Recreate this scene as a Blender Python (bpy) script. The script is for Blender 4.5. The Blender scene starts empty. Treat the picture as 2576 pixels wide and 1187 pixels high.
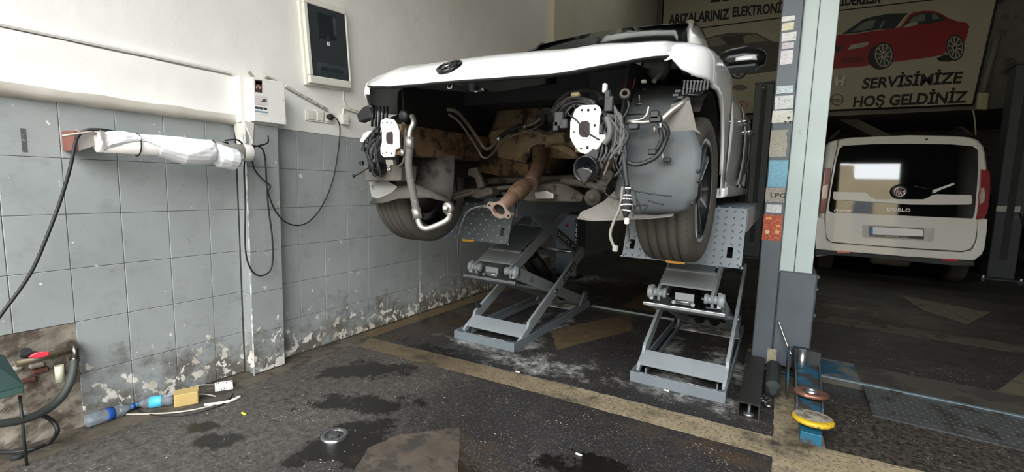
import bpy, bmesh, math, random
from mathutils import Vector, Matrix
random.seed(7)
sc = bpy.context.scene
COL = sc.collection
PI = math.pi
# ------------------------------------------------------------------ camera
IW, IH, FPX = 2576, 1187, 1133.35
CAM = Vector((0.0, 0.0, 1.2079))
_yaw, _pit, _rol = math.radians(30.586), math.radians(6.385), math.radians(1.527)
FWD = Vector((-math.sin(_yaw)*math.cos(_pit), math.cos(_yaw)*math.cos(_pit), -math.sin(_pit)))
_r = Vector((math.cos(_yaw), math.sin(_yaw), 0)); _u = _r.cross(FWD)
RGT = math.cos(_rol)*_r + math.sin(_rol)*_u
UPV = -math.sin(_rol)*_r + math.cos(_rol)*_u
cd = bpy.data.cameras.new('camera'); cam = bpy.data.objects.new('camera', cd); COL.objects.link(cam)
m = Matrix((RGT, UPV, -FWD)).transposed().to_4x4(); m.translation = CAM
cam.matrix_world = m
cd.sensor_fit = 'HORIZONTAL'; cd.sensor_width = 36.0; cd.lens = FPX/IW*36.0; cd.clip_start = 0.02; cd.clip_end = 200
sc.camera = cam
# ------------------------------------------------------------------ world, exposure
w = bpy.data.worlds.new('overcast_sky'); sc.world = w; w.use_nodes = True
nt = w.node_tree; bg = nt.nodes['Background']
bg.inputs[0].default_value = (0.94, 0.98, 1.0, 1); bg.inputs[1].default_value = 6.0
vs = sc.view_settings
vs.view_transform = 'Standard'; vs.look = 'None'; vs.gamma = 1.0; vs.use_curve_mapping = False; vs.exposure = 0.97
# portal: tells the renderer where the daylight comes in, gives off no light itself
pl = bpy.data.lights.new('doorway_portal', 'AREA'); pl.shape = 'RECTANGLE'; pl.size = 5.8; pl.size_y = 4.4
pl.cycles.is_portal = True
po = bpy.data.objects.new('doorway_portal', pl); COL.objects.link(po); po.location = (0.1, -1.02, 2.2)
po.rotation_euler = (PI/2, 0, 0)

# ------------------------------------------------------------------ helpers
def at(x, y, X=None, Y=None, Z=None):
    v = RGT*((x-IW/2)/FPX) + UPV*(-(y-IH/2)/FPX) + FWD
    if X is not None: t = X/v.x
    elif Y is not None: t = Y/v.y
    else: t = (Z-CAM.z)/v.z
    return CAM + v*t
def lin(c):
    if isinstance(c, str):
        c = c.lstrip('#'); c = [int(c[i:i+2], 16)/255 for i in (0, 2, 4)]
    return tuple((v/12.92 if v <= .04045 else ((v+.055)/1.055)**2.4) for v in c[:3])+(1.0,)
class NT:
    """small wrapper to write node trees briefly"""
    def __init__(s, name):
        s.m = bpy.data.materials.new(name); s.m.use_nodes = True; s.t = s.m.node_tree
        s.b = s.t.nodes['Principled BSDF']; s.pos = None
    def n(s, typ, **k):
        nd = s.t.nodes.new(typ)
        for a, v in k.items(): setattr(nd, a, v)
        return nd
    def l(s, a, b): s.t.links.new(a, b)
    def P(s):
        if s.pos is None: s.pos = s.n('ShaderNodeNewGeometry').outputs['Position']
        return s.pos
    def xyz(s):
        q = s.n('ShaderNodeSeparateXYZ'); s.l(s.P(), q.inputs[0]); return q.outputs
    def noise(s, scale, detail=4, rough=.55, vec=None, dist=0):
        q = s.n('ShaderNodeTexNoise'); q.inputs['Scale'].default_value = scale; q.inputs['Detail'].default_value = detail
        q.inputs['Roughness'].default_value = rough; q.inputs['Distortion'].default_value = dist
        s.l(vec if vec is not None else s.P(), q.inputs['Vector']); return q.outputs['Fac']
    def ramp(s, fac, a, b, ca=0., cb=1.):
        q = s.n('ShaderNodeMapRange'); q.clamp = True
        q.inputs[1].default_value = a; q.inputs[2].default_value = b; q.inputs[3].default_value = ca; q.inputs[4].default_value = cb
        s.l(fac, q.inputs[0]); return q.outputs[0]
    def math(s, op, a, b=None, c=None):
        q = s.n('ShaderNodeMath', operation=op)
        for i, v in enumerate((a, b, c)):
            if v is None: continue
            if isinstance(v, (int, float)): q.inputs[i].default_value = v
            else: s.l(v, q.inputs[i])
        return q.outputs[0]
    def mix(s, fac, a, b):
        q = s.n('ShaderNodeMix', data_type='RGBA')
        for i, v in ((0, fac), (6, a), (7, b)):
            if isinstance(v, (int, float)): q.inputs[i].default_value = v
            elif isinstance(v, tuple): q.inputs[i].default_value = v
            else: s.l(v, q.inputs[i])
        return q.outputs[2]
    def bump(s, h, strength=.3, dist=.01):
        q = s.n('ShaderNodeBump'); q.inputs['Strength'].default_value = strength; q.inputs['Distance'].default_value = dist
        s.l(h, q.inputs['Height']); s.l(q.outputs[0], s.b.inputs['Normal'])
    def set(s, col=None, rough=None, metal=None, coat=None, **k):
        for nm, v in (('Base Color', col), ('Roughness', rough), ('Metallic', metal), ('Coat Weight', coat)):
            if v is None: continue
            if isinstance(v, (int, float, tuple)): s.b.inputs[nm].default_value = v
            else: s.l(v, s.b.inputs[nm])
        for nm, v in k.items(): s.b.inputs[nm.replace('_', ' ')].default_value = v
        return s.m
MATS = {}
def mat(name, col, rough=.5, metal=0., var=.12, scale=6., dirt=None, bump=0., bscale=60., coat=0., **k):
    """plain procedural material: base colour with mottling, optional dirt/rust/wear patches with their own shape"""
    if name in MATS: return MATS[name]
    t = NT(name); c = lin(col)
    base = c
    if var:
        f = t.noise(scale, 5)
        base = t.mix(t.ramp(f, .3, .7), tuple(v*(1-var) for v in c[:3])+(1,), tuple(min(1, v*(1+var)) for v in c[:3])+(1,))
    r = rough
    if dirt:
        dc, thr, ds = dirt
        mk = t.ramp(t.noise(ds, 7, .65), thr, thr+.08)
        base = t.mix(mk, base, lin(dc)); r = t.ramp(mk, 0, 1, rough, min(.9, rough+.25))
    if bump: t.bump(t.noise(bscale, 5), bump, .004)
    MATS[name] = t.set(base, r, metal, coat, **k)
    return MATS[name]
ORG = {}
def tag(o, label=None, cat=None, group=None, kind=None):
    if label: o['label'] = label
    if cat: o['category'] = cat
    if group: o['group'] = group
    if kind: o['kind'] = kind
    return o
def thing(name, loc, label, cat, group=None):
    o = bpy.data.objects.new(name, None); o.empty_display_size = .05
    COL.objects.link(o); o.location = loc; ORG[o.name] = Vector(loc)
    return tag(o, label, cat, group)
class MB:
    """collects shapes in world coordinates and links them as ONE mesh object"""
    def __init__(s): s.v = []; s.f = []; s.sm = []
    def add(s, vs, fs, smooth=False):
        k = len(s.v); s.v += [Vector(v) for v in vs]
        s.f += [tuple(i+k for i in f) for f in fs]; s.sm += [smooth]*len(fs); return s
    def box(s, a, b, M=None):
        (x0, y0, z0), (x1, y1, z1) = a, b
        vs = [(x0,y0,z0),(x1,y0,z0),(x1,y1,z0),(x0,y1,z0),(x0,y0,z1),(x1,y0,z1),(x1,y1,z1),(x0,y1,z1)]
        if M is not None: vs = [M @ Vector(v) for v in vs]
        return s.add(vs, [(0,3,2,1),(4,5,6,7),(0,1,5,4),(1,2,6,5),(2,3,7,6),(3,0,4,7)])
    def bbox(s, a, b, r=.005, M=None):
        """box with chamfered edges along its longest look: octagonal section in the two smaller axes"""
        a = Vector(a); b = Vector(b); d = b-a; c = (a+b)/2
        ax = max(range(3), key=lambda i: d[i]); o = [i for i in range(3) if i != ax]
        h0, h1 = d[o[0]]/2, d[o[1]]/2; r = min(r, h0*.9, h1*.9)
        ring = [(h0-r,h1),(h0,h1-r),(h0,-h1+r),(h0-r,-h1),(-h0+r,-h1),(-h0,-h1+r),(-h0,h1-r),(-h0+r,h1)]
        vs = []
        for e, k in ((-1, -r), (-1, 0), (1, 0), (1, -r)): pass
        L = d[ax]/2; fs = []
        secs = [(-L, .001), (-L+r, 0), (L-r, 0), (L, .001)]
        for q, (pos, sh) in enumerate(secs):
            kf = r if q in (0, 3) else 0
            for (p0, p1) in ring:
                v = [0, 0, 0]; v[ax] = pos
                v[o[0]] = p0-math.copysign(min(kf, abs(p0)), p0); v[o[1]] = p1-math.copysign(min(kf, abs(p1)), p1)
                vs.append(c+Vector(v))
        for q in range(3):
            for i in range(8):
                j = (i+1) % 8; fs.append((q*8+i, q*8+j, q*8+8+j, q*8+8+i))
        fs.append(tuple(range(7, -1, -1))); fs.append(tuple(range(24, 32)))
        if M is not None: vs = [M @ v for v in vs]
        return s.add(vs, fs)
    def prism(s, pts, d, smooth=False):
        """closed polygon (world points) extruded by vector d"""
        n = len(pts); d = Vector(d); vs = [Vector(p) for p in pts]+[Vector(p)+d for p in pts]
        fs = [tuple(range(n-1, -1, -1)), tuple(range(n, 2*n))]+[(i, (i+1) % n, n+(i+1) % n, n+i) for i in range(n)]
        return s.add(vs, fs, smooth)
    def cyl(s, a, b, r, r2=None, n=16, caps=True, smooth=True):
        return s.tube([a, b], [r, r if r2 is None else r2], n, caps, smooth)
    def tube(s, pts, r, n=8, caps=True, smooth=True):
        pts = [Vector(p) for p in pts]; N = len(pts)
        rs = r if isinstance(r, (list, tuple)) else [r]*N
        vs = []; fs = []; up = None
        for i, p in enumerate(pts):
            t = (pts[min(i+1, N-1)]-pts[max(i-1, 0)])
            if t.length < 1e-9: t = Vector((0, 0, 1))
            t.normalize()
            if up is None: up = t.orthogonal().normalized()
            else:
                up = up-t*up.dot(t)
                up = up.normalized() if up.length > 1e-6 else t.orthogonal().normalized()
            q = t.cross(up)
            for k in range(n):
                a = 2*PI*k/n; vs.append(p+(up*math.cos(a)+q*math.sin(a))*rs[i])
        for i in range(N-1):
            for k in range(n):
                j = (k+1) % n; fs.append((i*n+k, i*n+j, i*n+n+j, i*n+n+k))
        s.add(vs, fs, smooth)
        if caps:
            k0 = len(s.v)-len(vs)
            s.f += [tuple(k0+i for i in range(n-1, -1, -1)), tuple(k0+(N-1)*n+i for i in range(n))]; s.sm += [False]*2
        return s
    def lathe(s, c, ax, prof, n=32, smooth=True, a0=0., a1=2*PI):
        """prof: (distance along axis, radius)"""
        c = Vector(c); ax = Vector(ax).normalized(); u = ax.orthogonal().normalized(); q = ax.cross(u)
        full = abs(a1-a0-2*PI) < 1e-6; cols = n if full else n+1
        vs = []; fs = []
        for (h, r) in prof:
            for k in range(cols):
                a = a0+(a1-a0)*k/n; vs.append(c+ax*h+(u*math.cos(a)+q*math.sin(a))*r)
        for i in range(len(prof)-1):
            for k in range(n):
                j = (k+1) % cols; fs.append((i*cols+k, i*cols+j, (i+1)*cols+j, (i+1)*cols+k))
        return s.add(vs, fs, smooth)
    def grid(s, rows, smooth=True, wrap=False):
        R = len(rows); C = len(rows[0]); vs = [p for r in rows for p in r]; fs = []
        for i in range(R-1):
            for k in range(C if wrap else C-1):
                j = (k+1) % C; fs.append((i*C+k, i*C+j, (i+1)*C+j, (i+1)*C+k))
        return s.add(vs, fs, smooth)
    def build(s, name, m, parent=None, solid=0., bevel=0., sub=0, offset=0.):
        org = ORG[parent.name] if parent is not None else Vector((0, 0, 0))
        me = bpy.data.meshes.new(name)
        me.from_pydata([tuple(v-org) for v in s.v], [], s.f)
        me.polygons.foreach_set('use_smooth', s.sm); me.update()
        bm = bmesh.new(); bm.from_mesh(me); bmesh.ops.recalc_face_normals(bm, faces=bm.faces)
        bm.to_mesh(me); bm.free()
        if m: me.materials.append(m)
        o = bpy.data.objects.new(name, me); COL.objects.link(o)
        if parent is not None: o.parent = parent
        ORG[o.name] = org
        if solid:
            q = o.modifiers.new('thickness', 'SOLIDIFY'); q.thickness = solid; q.offset = offset
        if bevel:
            q = o.modifiers.new('edges', 'BEVEL'); q.width = bevel; q.segments = 2; q.limit_method = 'ANGLE'
        if sub:
            q = o.modifiers.new('smooth', 'SUBSURF'); q.levels = sub; q.render_levels = sub
        return o
def smooth_path(pts, k=6):
    """Catmull-Rom through points"""
    p = [Vector(q) for q in pts]; out = []
    for i in range(len(p)-1):
        a, b, c, d = p[max(i-1, 0)], p[i], p[i+1], p[min(i+2, len(p)-1)]
        for j in range(k):
            t = j/k
            out.append(.5*((2*b)+(c-a)*t+(2*a-5*b+4*c-d)*t*t+(3*b-a-3*c+d)*t**3))
    out.append(p[-1]); return out
def cable(name, pts, r, m, parent=None, k=6, n=8):
    return MB().tube(smooth_path(pts, k), r, n).build(name, m, parent)
FONT = None
def text(name, body, origin, xd, yd, size, m, parent, depth=.002, width=None, bold=0., shear=0.):
    """flat lettering as a mesh; origin = left end of the base line, width = fit to this length"""
    cu = bpy.data.curves.new(name, 'FONT'); cu.body = body; cu.size = 1.; cu.extrude = 0.; cu.offset = bold; cu.shear = shear
    cu.resolution_u = 3
    to = bpy.data.objects.new(name+'_tmp', cu); COL.objects.link(to)
    dg = bpy.context.evaluated_depsgraph_get()
    me = bpy.data.meshes.new_from_object(to.evaluated_get(dg))
    bpy.data.objects.remove(to)
    xs = [v.co.x for v in me.vertices]; ys = [v.co.y for v in me.vertices]
    x0, x1 = min(xs), max(xs); cap = .729
    xd = Vector(xd).normalized(); yd = Vector(yd).normalized(); nd = xd.cross(yd)
    sy = size/cap; sx = sy if width is None else width/(x1-x0)
    org = ORG[parent.name] if parent is not None else Vector((0, 0, 0))
    for v in me.vertices:
        v.co = Vector(origin)+xd*((v.co.x-x0)*sx)+yd*(v.co.y*sy)+nd*depth-org
    me.materials.clear(); me.materials.append(m)
    o = bpy.data.objects.new(name, me); COL.objects.link(o)
    if parent is not None: o.parent = parent
    ORG[o.name] = org
    return o
def lerp(a, b, t): return a+(b-a)*t
def table(x, xs, ys):
    if x <= xs[0]: return ys[0]
    for i in range(len(xs)-1):
        if x <= xs[i+1]: return lerp(ys[i], ys[i+1], (x-xs[i])/(xs[i+1]-xs[i]))
    return ys[-1]
# ================================================================== THE SETTING
WX = -2.80
# ---- materials of the shell
def tile_material():
    t = NT('grey_painted_tile'); X, Y, Z = t.xyz()
    base = t.mix(t.ramp(t.noise(2.2, 5), .3, .7), lin('#8f9393'), lin('#9b9f9e'))
    base = t.mix(t.ramp(t.noise(9, 6, .7), .52, .72, 0, .55), base, lin('#7f807d'))
    low = t.ramp(Z, .02, .42, 1., 0.)
    # damp grime near the ground with its own blotchy outline
    g = t.ramp(t.math('ADD', t.noise(7, 7, .7), t.math('MULTIPLY', low, .30)), .63, .82)
    base = t.mix(g, base, lin('#66625c'))
    # flaked paint, white and beige filler showing
    chip = t.math('ADD', t.noise(15, 8, .60), t.math('MULTIPLY', low, .15))
    mk = t.ramp(chip, .668, .680)
    base = t.mix(mk, base, t.mix(t.ramp(t.noise(5, 3), .4, .6), lin('#dedbd4'), lin('#b3a998')))
    # small knocks
    mk2 = t.ramp(t.noise(42, 3, .5), .755, .77)
    mk2 = t.math('MULTIPLY', mk2, t.ramp(t.noise(3, 2), .45, .6))
    base = t.mix(mk2, base, lin('#e8e6e0'))
    t.bump(t.math('SUBTRACT', t.math('MULTIPLY', t.noise(140, 3), .12), mk), .35, .003)
    return t.set(base, .42)
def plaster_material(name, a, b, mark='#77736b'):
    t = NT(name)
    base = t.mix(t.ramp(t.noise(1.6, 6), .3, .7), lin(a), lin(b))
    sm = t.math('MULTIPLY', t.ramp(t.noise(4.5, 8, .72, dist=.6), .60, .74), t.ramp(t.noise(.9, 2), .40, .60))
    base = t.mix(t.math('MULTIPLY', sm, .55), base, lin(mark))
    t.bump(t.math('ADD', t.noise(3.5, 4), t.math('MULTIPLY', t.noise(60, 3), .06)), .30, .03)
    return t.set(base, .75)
TILE = tile_material()
PLASTER = plaster_material('white_plaster', '#e9e7e2', '#dedbd4')
PLASTER_DIRTY = plaster_material('stained_plaster', '#d9d5cd', '#b3aca0', '#5b564d')
GROUT = mat('dirty_grout', '#6d6d69', .9)
DARKWALL = mat('sooty_wall_paint', '#6a6862', .85, dirt=('#3c3a35', .55, 2.))
CONCRETE = mat('raw_concrete', '#6f6b64', .9, var=.25, scale=3, bump=.4)
# ---- floor
def floor_material():
    t = NT('oily_dark_floor'); X, Y, Z = t.xyz()
    wet = t.noise(1.3, 6, .6)
    base = t.mix(t.ramp(t.noise(2.4, 7, .65), .3, .7), lin('#242222'), lin('#333030'))
    base = t.mix(t.ramp(t.noise(14, 6, .7), .45, .7), base, lin('#232120'))
    # worn aggregate shows lighter
    base = t.mix(t.ramp(t.noise(5, 8, .75), .60, .70, 0, .6), base, lin('#625c55'))
    # dry cleaner grey-brown zone along the left wall, where the coat has worn; floor colour darker towards the back
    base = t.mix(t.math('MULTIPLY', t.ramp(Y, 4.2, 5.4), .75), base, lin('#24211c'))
    # bare rough concrete towards the wall, smooth dark coat in the bay
    rough_zone = t.ramp(t.math('ADD', X, t.math('MULTIPLY', t.noise(1.7, 6, .7), 1.6)), -.55, -1.15)
    rough_zone = t.math('MULTIPLY', rough_zone, t.ramp(Y, 2.5, 2.2))
    base = t.mix(t.math('MULTIPLY', rough_zone, .8), base, t.mix(t.ramp(t.noise(26, 6, .75), .36, .64), lin('#322f2c'), lin('#625c55')))
    fine = t.noise(75, 4, .75)
    base = t.mix(t.ramp(fine, .54, .68, 0, .85), base, lin('#68625b'))
    base = t.mix(t.ramp(fine, .47, .30, 0, .8), base, lin('#191716'))
    # rubble band beside the post
    rb = t.math('MULTIPLY', t.ramp(X, .26, .34), t.math('MULTIPLY', t.ramp(Y, 3.25, 3.1, 0, 1), t.ramp(X, 1.25, 1.0)))
    rub = t.mix(t.ramp(t.noise(38, 6, .7), .40, .66), lin('#171411'), lin('#5a5249'))
    base = t.mix(t.math('MULTIPLY', rb, .85), base, rub)
    # oil stains: ellipses with ragged rims
    nz = t.noise(4.5, 8, .72)
    def blot(cx, cy, rx, ry, ang, soft=.30):
        c, s = math.cos(ang), math.sin(ang)
        dx = t.math('SUBTRACT', X, cx); dy = t.math('SUBTRACT', Y, cy)
        u = t.math('ADD', t.math('MULTIPLY', dx, c/rx), t.math('MULTIPLY', dy, s/rx))
        v = t.math('ADD', t.math('MULTIPLY', dx, -s/ry), t.math('MULTIPLY', dy, c/ry))
        d = t.math('SQRT', t.math('ADD', t.math('MULTIPLY', u, u), t.math('MULTIPLY', v, v)))
        d = t.math('ADD', d, t.math('MULTIPLY', t.math('SUBTRACT', nz, .5), 5.0))
        return t.ramp(d, 1., 1.-soft)
    oil = None
    for b in OIL:
        k = blot(*b); oil = k if oil is None else t.math('MAXIMUM', oil, k)
    base = t.mix(t.math('MULTIPLY', oil, .88), base, lin('#141210'))
    bro = None
    for b in BROWNS:
        k = blot(*b, 1.2); bro = k if bro is None else t.math('MAXIMUM', bro, k)
    base = t.mix(t.math('MULTIPLY', bro, .6), base, lin('#4f3d2a'))
    dust = None
    for b in DUST:
        k = blot(*b, .9); dust = k if dust is None else t.math('MAXIMUM', dust, k)
    dust = t.math('MULTIPLY', dust, t.ramp(t.noise(16, 7, .75), .40, .62))
    base = t.mix(t.math('MULTIPLY', dust, .95), base, lin('#b4b2ad'))
    # pale grit
    vo = t.n('ShaderNodeTexVoronoi'); vo.inputs['Scale'].default_value = 30; t.l(t.P(), vo.inputs['Vector'])
    gr = t.math('MULTIPLY', t.ramp(vo.outputs['Distance'], .13, .09), t.ramp(t.noise(5.5, 3), .50, .60))
    vo2 = t.n('ShaderNodeTexVoronoi'); vo2.inputs['Scale'].default_value = 75; t.l(t.P(), vo2.inputs['Vector'])
    gr2 = t.math('MULTIPLY', t.ramp(vo2.outputs['Distance'], .22, .16), t.ramp(t.noise(3.1, 4, .6), .54, .62))
    base = t.mix(t.math('MULTIPLY', t.math('MAXIMUM', gr, gr2), .85), base, lin('#b9b5ad'))
    t.bump(t.math('ADD', t.noise(60, 6, .7), t.math('MULTIPLY', t.noise(4, 3), 1.5)), .28, .01)
    r = t.ramp(wet, .38, .62, .42, .74)
    r = t.math('MINIMUM', r, t.ramp(oil, 0, 1, .9, .25))
    return t.set(base, r)
BROWNS = [(-2.55,2.6,.16,.4,0),(-2.4,3.2,.25,.9,0),(-1.2,1.45,.3,.25,0),(-2.3,2.25,.5,.10,0),(-.2,2.2,.6,.1,0),(.9,5.9,.9,.5,0),(.15,3.0,.15,.5,0)]
OIL = [(-2.05,2.46,.62,.10,-.05),(-1.70,2.42,.30,.06,-.2),(-2.2,1.95,.28,.14,.6),(-1.9,1.6,.33,.12,.55),(-1.62,1.35,.28,.22,.4),(-2.34,1.02,.08,.05,.6),(-2.5,3.1,.35,.25,0),(-1.15,1.45,.25,.12,-.4),(-2.15,1.02,.09,.06,.5),
       (1.0,6.6,.8,.18,.1),(-.6,1.6,.2,.3,.2),(.6,5.9,.5,.08,-.2),(-1.2,5.2,1.2,.7,0)]
DUST = [(-1.85,2.72,.36,.10,0),(-1.6,2.9,.12,.35,0),(-.35,2.74,.4,.13,0),(-.45,3.0,.22,.10,0),(-.62,3.5,.09,.40,.1),(-.28,3.45,.14,.30,0),(-1.85,3.65,.10,.45,.1),(-1.62,3.6,.12,.4,0),(-.15,3.3,.1,.3,0),(-1.35,2.66,.5,.2,0),(-2.1,5.6,.5,.3,.2)]
FLOOR = floor_material()
fl = MB()
fl.box((-3.2, -1.2, -.12), (4.4, 15, 0)).build('floor', FLOOR)
floor = bpy.data.objects['floor']; tag(floor, kind='structure')
def paint_material():
    t = NT('worn_tan_paint')
    base = t.mix(t.ramp(t.noise(7, 6, .65), .3, .7), lin('#8a7c62'), lin('#a3947a'))
    base = t.mix(t.ramp(t.noise(55, 5, .7), .50, .64, 0, .8), base, lin('#3a342d'))
    Xp = t.xyz()[0]
    tr = t.ramp(t.math('ADD', Xp, t.math('MULTIPLY', t.math('SUBTRACT', t.noise(4, 6, .7), .5), 2.2)), -.9, -1.9)
    base = t.mix(t.math('MULTIPLY', tr, .75), base, lin('#4e3f2b'))
    base = t.mix(t.ramp(t.noise(3.2, 8, .7), .50, .66), base, lin('#39332c'))
    t.bump(t.noise(70, 5, .7), .3, .006)
    return t.set(base, .62)
def brown_paint():
    t = NT('scuffed_brown_paint')
    base = t.mix(t.ramp(t.noise(6, 6, .65), .3, .7), lin('#54442f'), lin('#68573f'))
    base = t.mix(t.ramp(t.noise(40, 5, .7), .48, .66, 0, .8), base, lin('#2c2722'))
    return t.set(base, .6)
PAINT = paint_material(); BROWN = brown_paint()
def patch(pts, m, h=.0015, name='floor_marking', cuts=10):
    """painted marking as a thin layer with slightly ragged rims"""
    out = []
    n = len(pts); rr = random.Random(int(abs(pts[0][0]*100)+abs(pts[0][1]*37)))
    for i in range(n):
        a = Vector(pts[i]+(0,)); b = Vector(pts[(i+1) % n]+(0,)); k = max(2, int((b-a).length/.04))
        d = (b-a).normalized(); nn = Vector((-d.y, d.x, 0))
        for j in range(k):
            p = a.lerp(b, j/k)+(nn*rr.uniform(-.004, .004) if j else Vector((0, 0, 0)))
            out.append((p.x, p.y, .0002))
    return MB().prism(out, (0, 0, h)).build(name, m, floor)
patch([(-2.66,2.37),(-2.58,2.2),(-1.03,2.275),(.06,2.305),(.063,-.9),(.285,-.9),(.29,2.3),(.9,2.33),(3.2,2.45),(3.2,2.66),(.9,2.56),(.28,2.52),(.26,3.42),(.062,3.42),(.062,2.50),(-1.1,2.465)], PAINT)
patch([(-2.80,-.9),(-2.63,-.9),(-2.62,.6),(-2.60,1.5),(-2.585,2.2),(-2.66,2.37),(-2.80,2.37)], mat('wall_side_tan_paint','#544c41',.7,var=.3,scale=8,dirt=('#383129',.5,5.)), .0012)
patch([(-2.80,2.385),(-2.665,2.385),(-2.62,4.6),(-2.80,4.6)], BROWN, .0012)
patch([(-1.585,3.37),(-1.345,2.97),(-1.00,3.79),(-1.18,4.25)], BROWN)
q = [at(*p, Z=0) for p in ((925,1128),(1000,1095),(1160,1075),(1150,1195),(1130,1400),(820,1300))]
patch([(v.x, v.y) for v in q], mat('faded_tan_patch','#4f463d',.62,var=.3,scale=9,dirt=('#332e29',.48,6.)))
patch([(.36,5.40),(1.85,5.29),(3.6,5.2),(3.6,4.95),(1.75,5.01),(.36,5.12)], mat('worn_far_stripe', '#4a4438', .65, var=.25, scale=5, dirt=('#2c2822', .52, 5.)))
q = [at(*p, Z=0) for p in ((2262,742),(2491,786),(2434,815),(2325,782))]
FARP = mat('faded_olive_paint', '#5a5342', .65, var=.2, scale=6, dirt=('#2f2b24', .56, 6.))
patch([(v.x, v.y) for v in q], FARP)
patch([(1.237,3.855),(1.60,4.55),(2.3,4.5),(1.9,3.8)], FARP)
patch([(-1.3,4.5),(-.9,4.5),(-.9,5.3),(-1.3,5.3)], BROWN)
# ---- left wall
wl = MB().box((-3.05, -1.2, -.12), (WX-.012, 14.5, 6.2)).build('wall_left', GROUT); tag(wl, kind='structure')
MB().box((WX-.012, 1.69, 1.532), (WX+.002, 14.5, 6.2)).box((WX-.012, -1.2, 1.79), (WX+.002, 1.69, 6.2)).build('plaster_coat', PLASTER, wl)
# protruding plaster band with soft lower lip and a thin ledge on top
rows = []
prof = [(WX+.001, 1.797), (WX+.012, 1.795), (WX+.026, 1.789), (WX+.030, 1.778), (WX+.030, 1.70), (WX+.034, 1.62), (WX+.052, 1.572), (WX+.054, 1.548), (WX+.044, 1.53), (WX+.02, 1.522), (WX-.01, 1.52)]
for i in range(27):
    y = -1.2+i*(1.485+1.2)/26
    rows.append([(x+.003*math.sin(i*1.7+k), y, z+.004*math.sin(i*2.3+k*.9)*(1 if k > 5 else .3)) for k, (x, z) in enumerate(prof)])
MB().grid([r[:7] for r in rows]).build('plaster_band', PLASTER, wl)
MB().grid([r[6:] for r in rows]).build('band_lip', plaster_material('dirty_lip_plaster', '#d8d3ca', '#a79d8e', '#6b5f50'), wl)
MB().prism([(WX+.002, -1.2, 1.786), (WX+.030, -1.2, 1.782), (WX+.037, -1.2, 1.790), (WX+.037, -1.2, 1.799), (WX+.002, -1.2, 1.806)], (0, 2.66, .02)).build('batten', PLASTER, wl)
# tiles: 20 x 25.4 cm, joints recessed
def tile_mesh(wd, ht, name):
    g = .0009; b = .0022; th = .013
    mb = MB()
    y0, y1, z0, z1 = g, wd-g, g, ht-g
    fr = [(th-b*.6, y0, z0), (th-b*.6, y1, z0), (th-b*.6, y1, z1), (th-b*.6, y0, z1)]
    ff = [(th, y0+b, z0+b), (th, y1-b, z0+b), (th, y1-b, z1-b), (th, y0+b, z1-b)]
    bk = [(0, y0, z0), (0, y1, z0), (0, y1, z1), (0, y0, z1)]
    mb.add(bk+fr+ff, [(8,9,10,11)]+[(4+i, 4+(i+1) % 4, 8+(i+1) % 4, 8+i) for i in range(4)]+[(i, (i+1) % 4, 4+(i+1) % 4, 4+i) for i in range(4)])
    me = bpy.data.meshes.new(name); me.from_pydata([tuple(v) for v in mb.v], [], mb.f); me.materials.append(TILE)
    return me
RH = .2538; Z0 = .0078
TM = {}
def put_tile(x, y, z, wd, ht, rot=0.):
    key = (round(wd, 3), round(ht, 3))
    if key not in TM: TM[key] = tile_mesh(wd, ht, 'tile')
    o = bpy.data.objects.new('tile', TM[key]); COL.objects.link(o); o.parent = wl
    rr = random.uniform
    o.location = (x+rr(-.0012, .0012), y, z); o.rotation_euler = (0, rr(-.0035, .0035), rot+rr(-.0035, .0035))
    return o
ys_near = [-.4714+.2*i for i in range(10)]+[1.49]
for c in range(len(ys_near)-1):
    y0, y1 = ys_near[c], ys_near[c+1]
    for r in range(6):
        if y1 < .74 and r <= 1: continue                       # broken-out corner round the tap
        put_tile(WX-.013, y0, Z0+r*RH, y1-y0, RH)
ys_far = [1.70]+[1.8856+.2*i for i in range(22)]
for c in range(len(ys_far)-1):
    for r in range(6): put_tile(WX-.013, ys_far[c], Z0+r*RH, ys_far[c+1]-ys_far[c], RH)
# tiled pilaster
PX = -2.70
MB().box((WX-.012, 1.509, 0), (PX-.013, 1.694, 1.53)).build('pilaster_core', GROUT, wl)
for r in range(6):
    put_tile(PX-.013, 1.495, Z0+r*RH, .20, RH)
    o = put_tile(WX-.013, 1.495+.0, Z0+r*RH, .1, RH)
    o.rotation_euler = (0, 0, -PI/2); o.location = (WX-.0, 1.495+.013, Z0+r*RH)
MB().box((PX-.004, 1.491, 0), (PX+.001, 1.4965, 1.53)).build('chipped_corner', mat('flaked_white_edge', '#a9abaa', .6, dirt=('#efece6', .46, 14.)), wl)
# white plaster head of the pilaster above the tiles
MB().prism([(WX, 1.47, 1.525), (PX-.006, 1.475, 1.53), (PX-.006, 1.555, 1.53), (PX-.006, 1.70, 1.53), (WX, 1.70, 1.53)], (0, 0, .262)).build('pilaster_head', PLASTER, wl, bevel=.006)
# rough funnel of filler under the head
MB().prism([(WX+.02, 1.472, 1.53), (PX+.004, 1.488, 1.535), (PX+.004, 1.545, 1.535), (PX+.001, 1.535, 1.42), (PX-.002, 1.50, 1.36), (WX+.03, 1.483, 1.40)], (.003, 0, 0)).build('filler_smear', PLASTER_DIRTY, wl)
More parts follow.
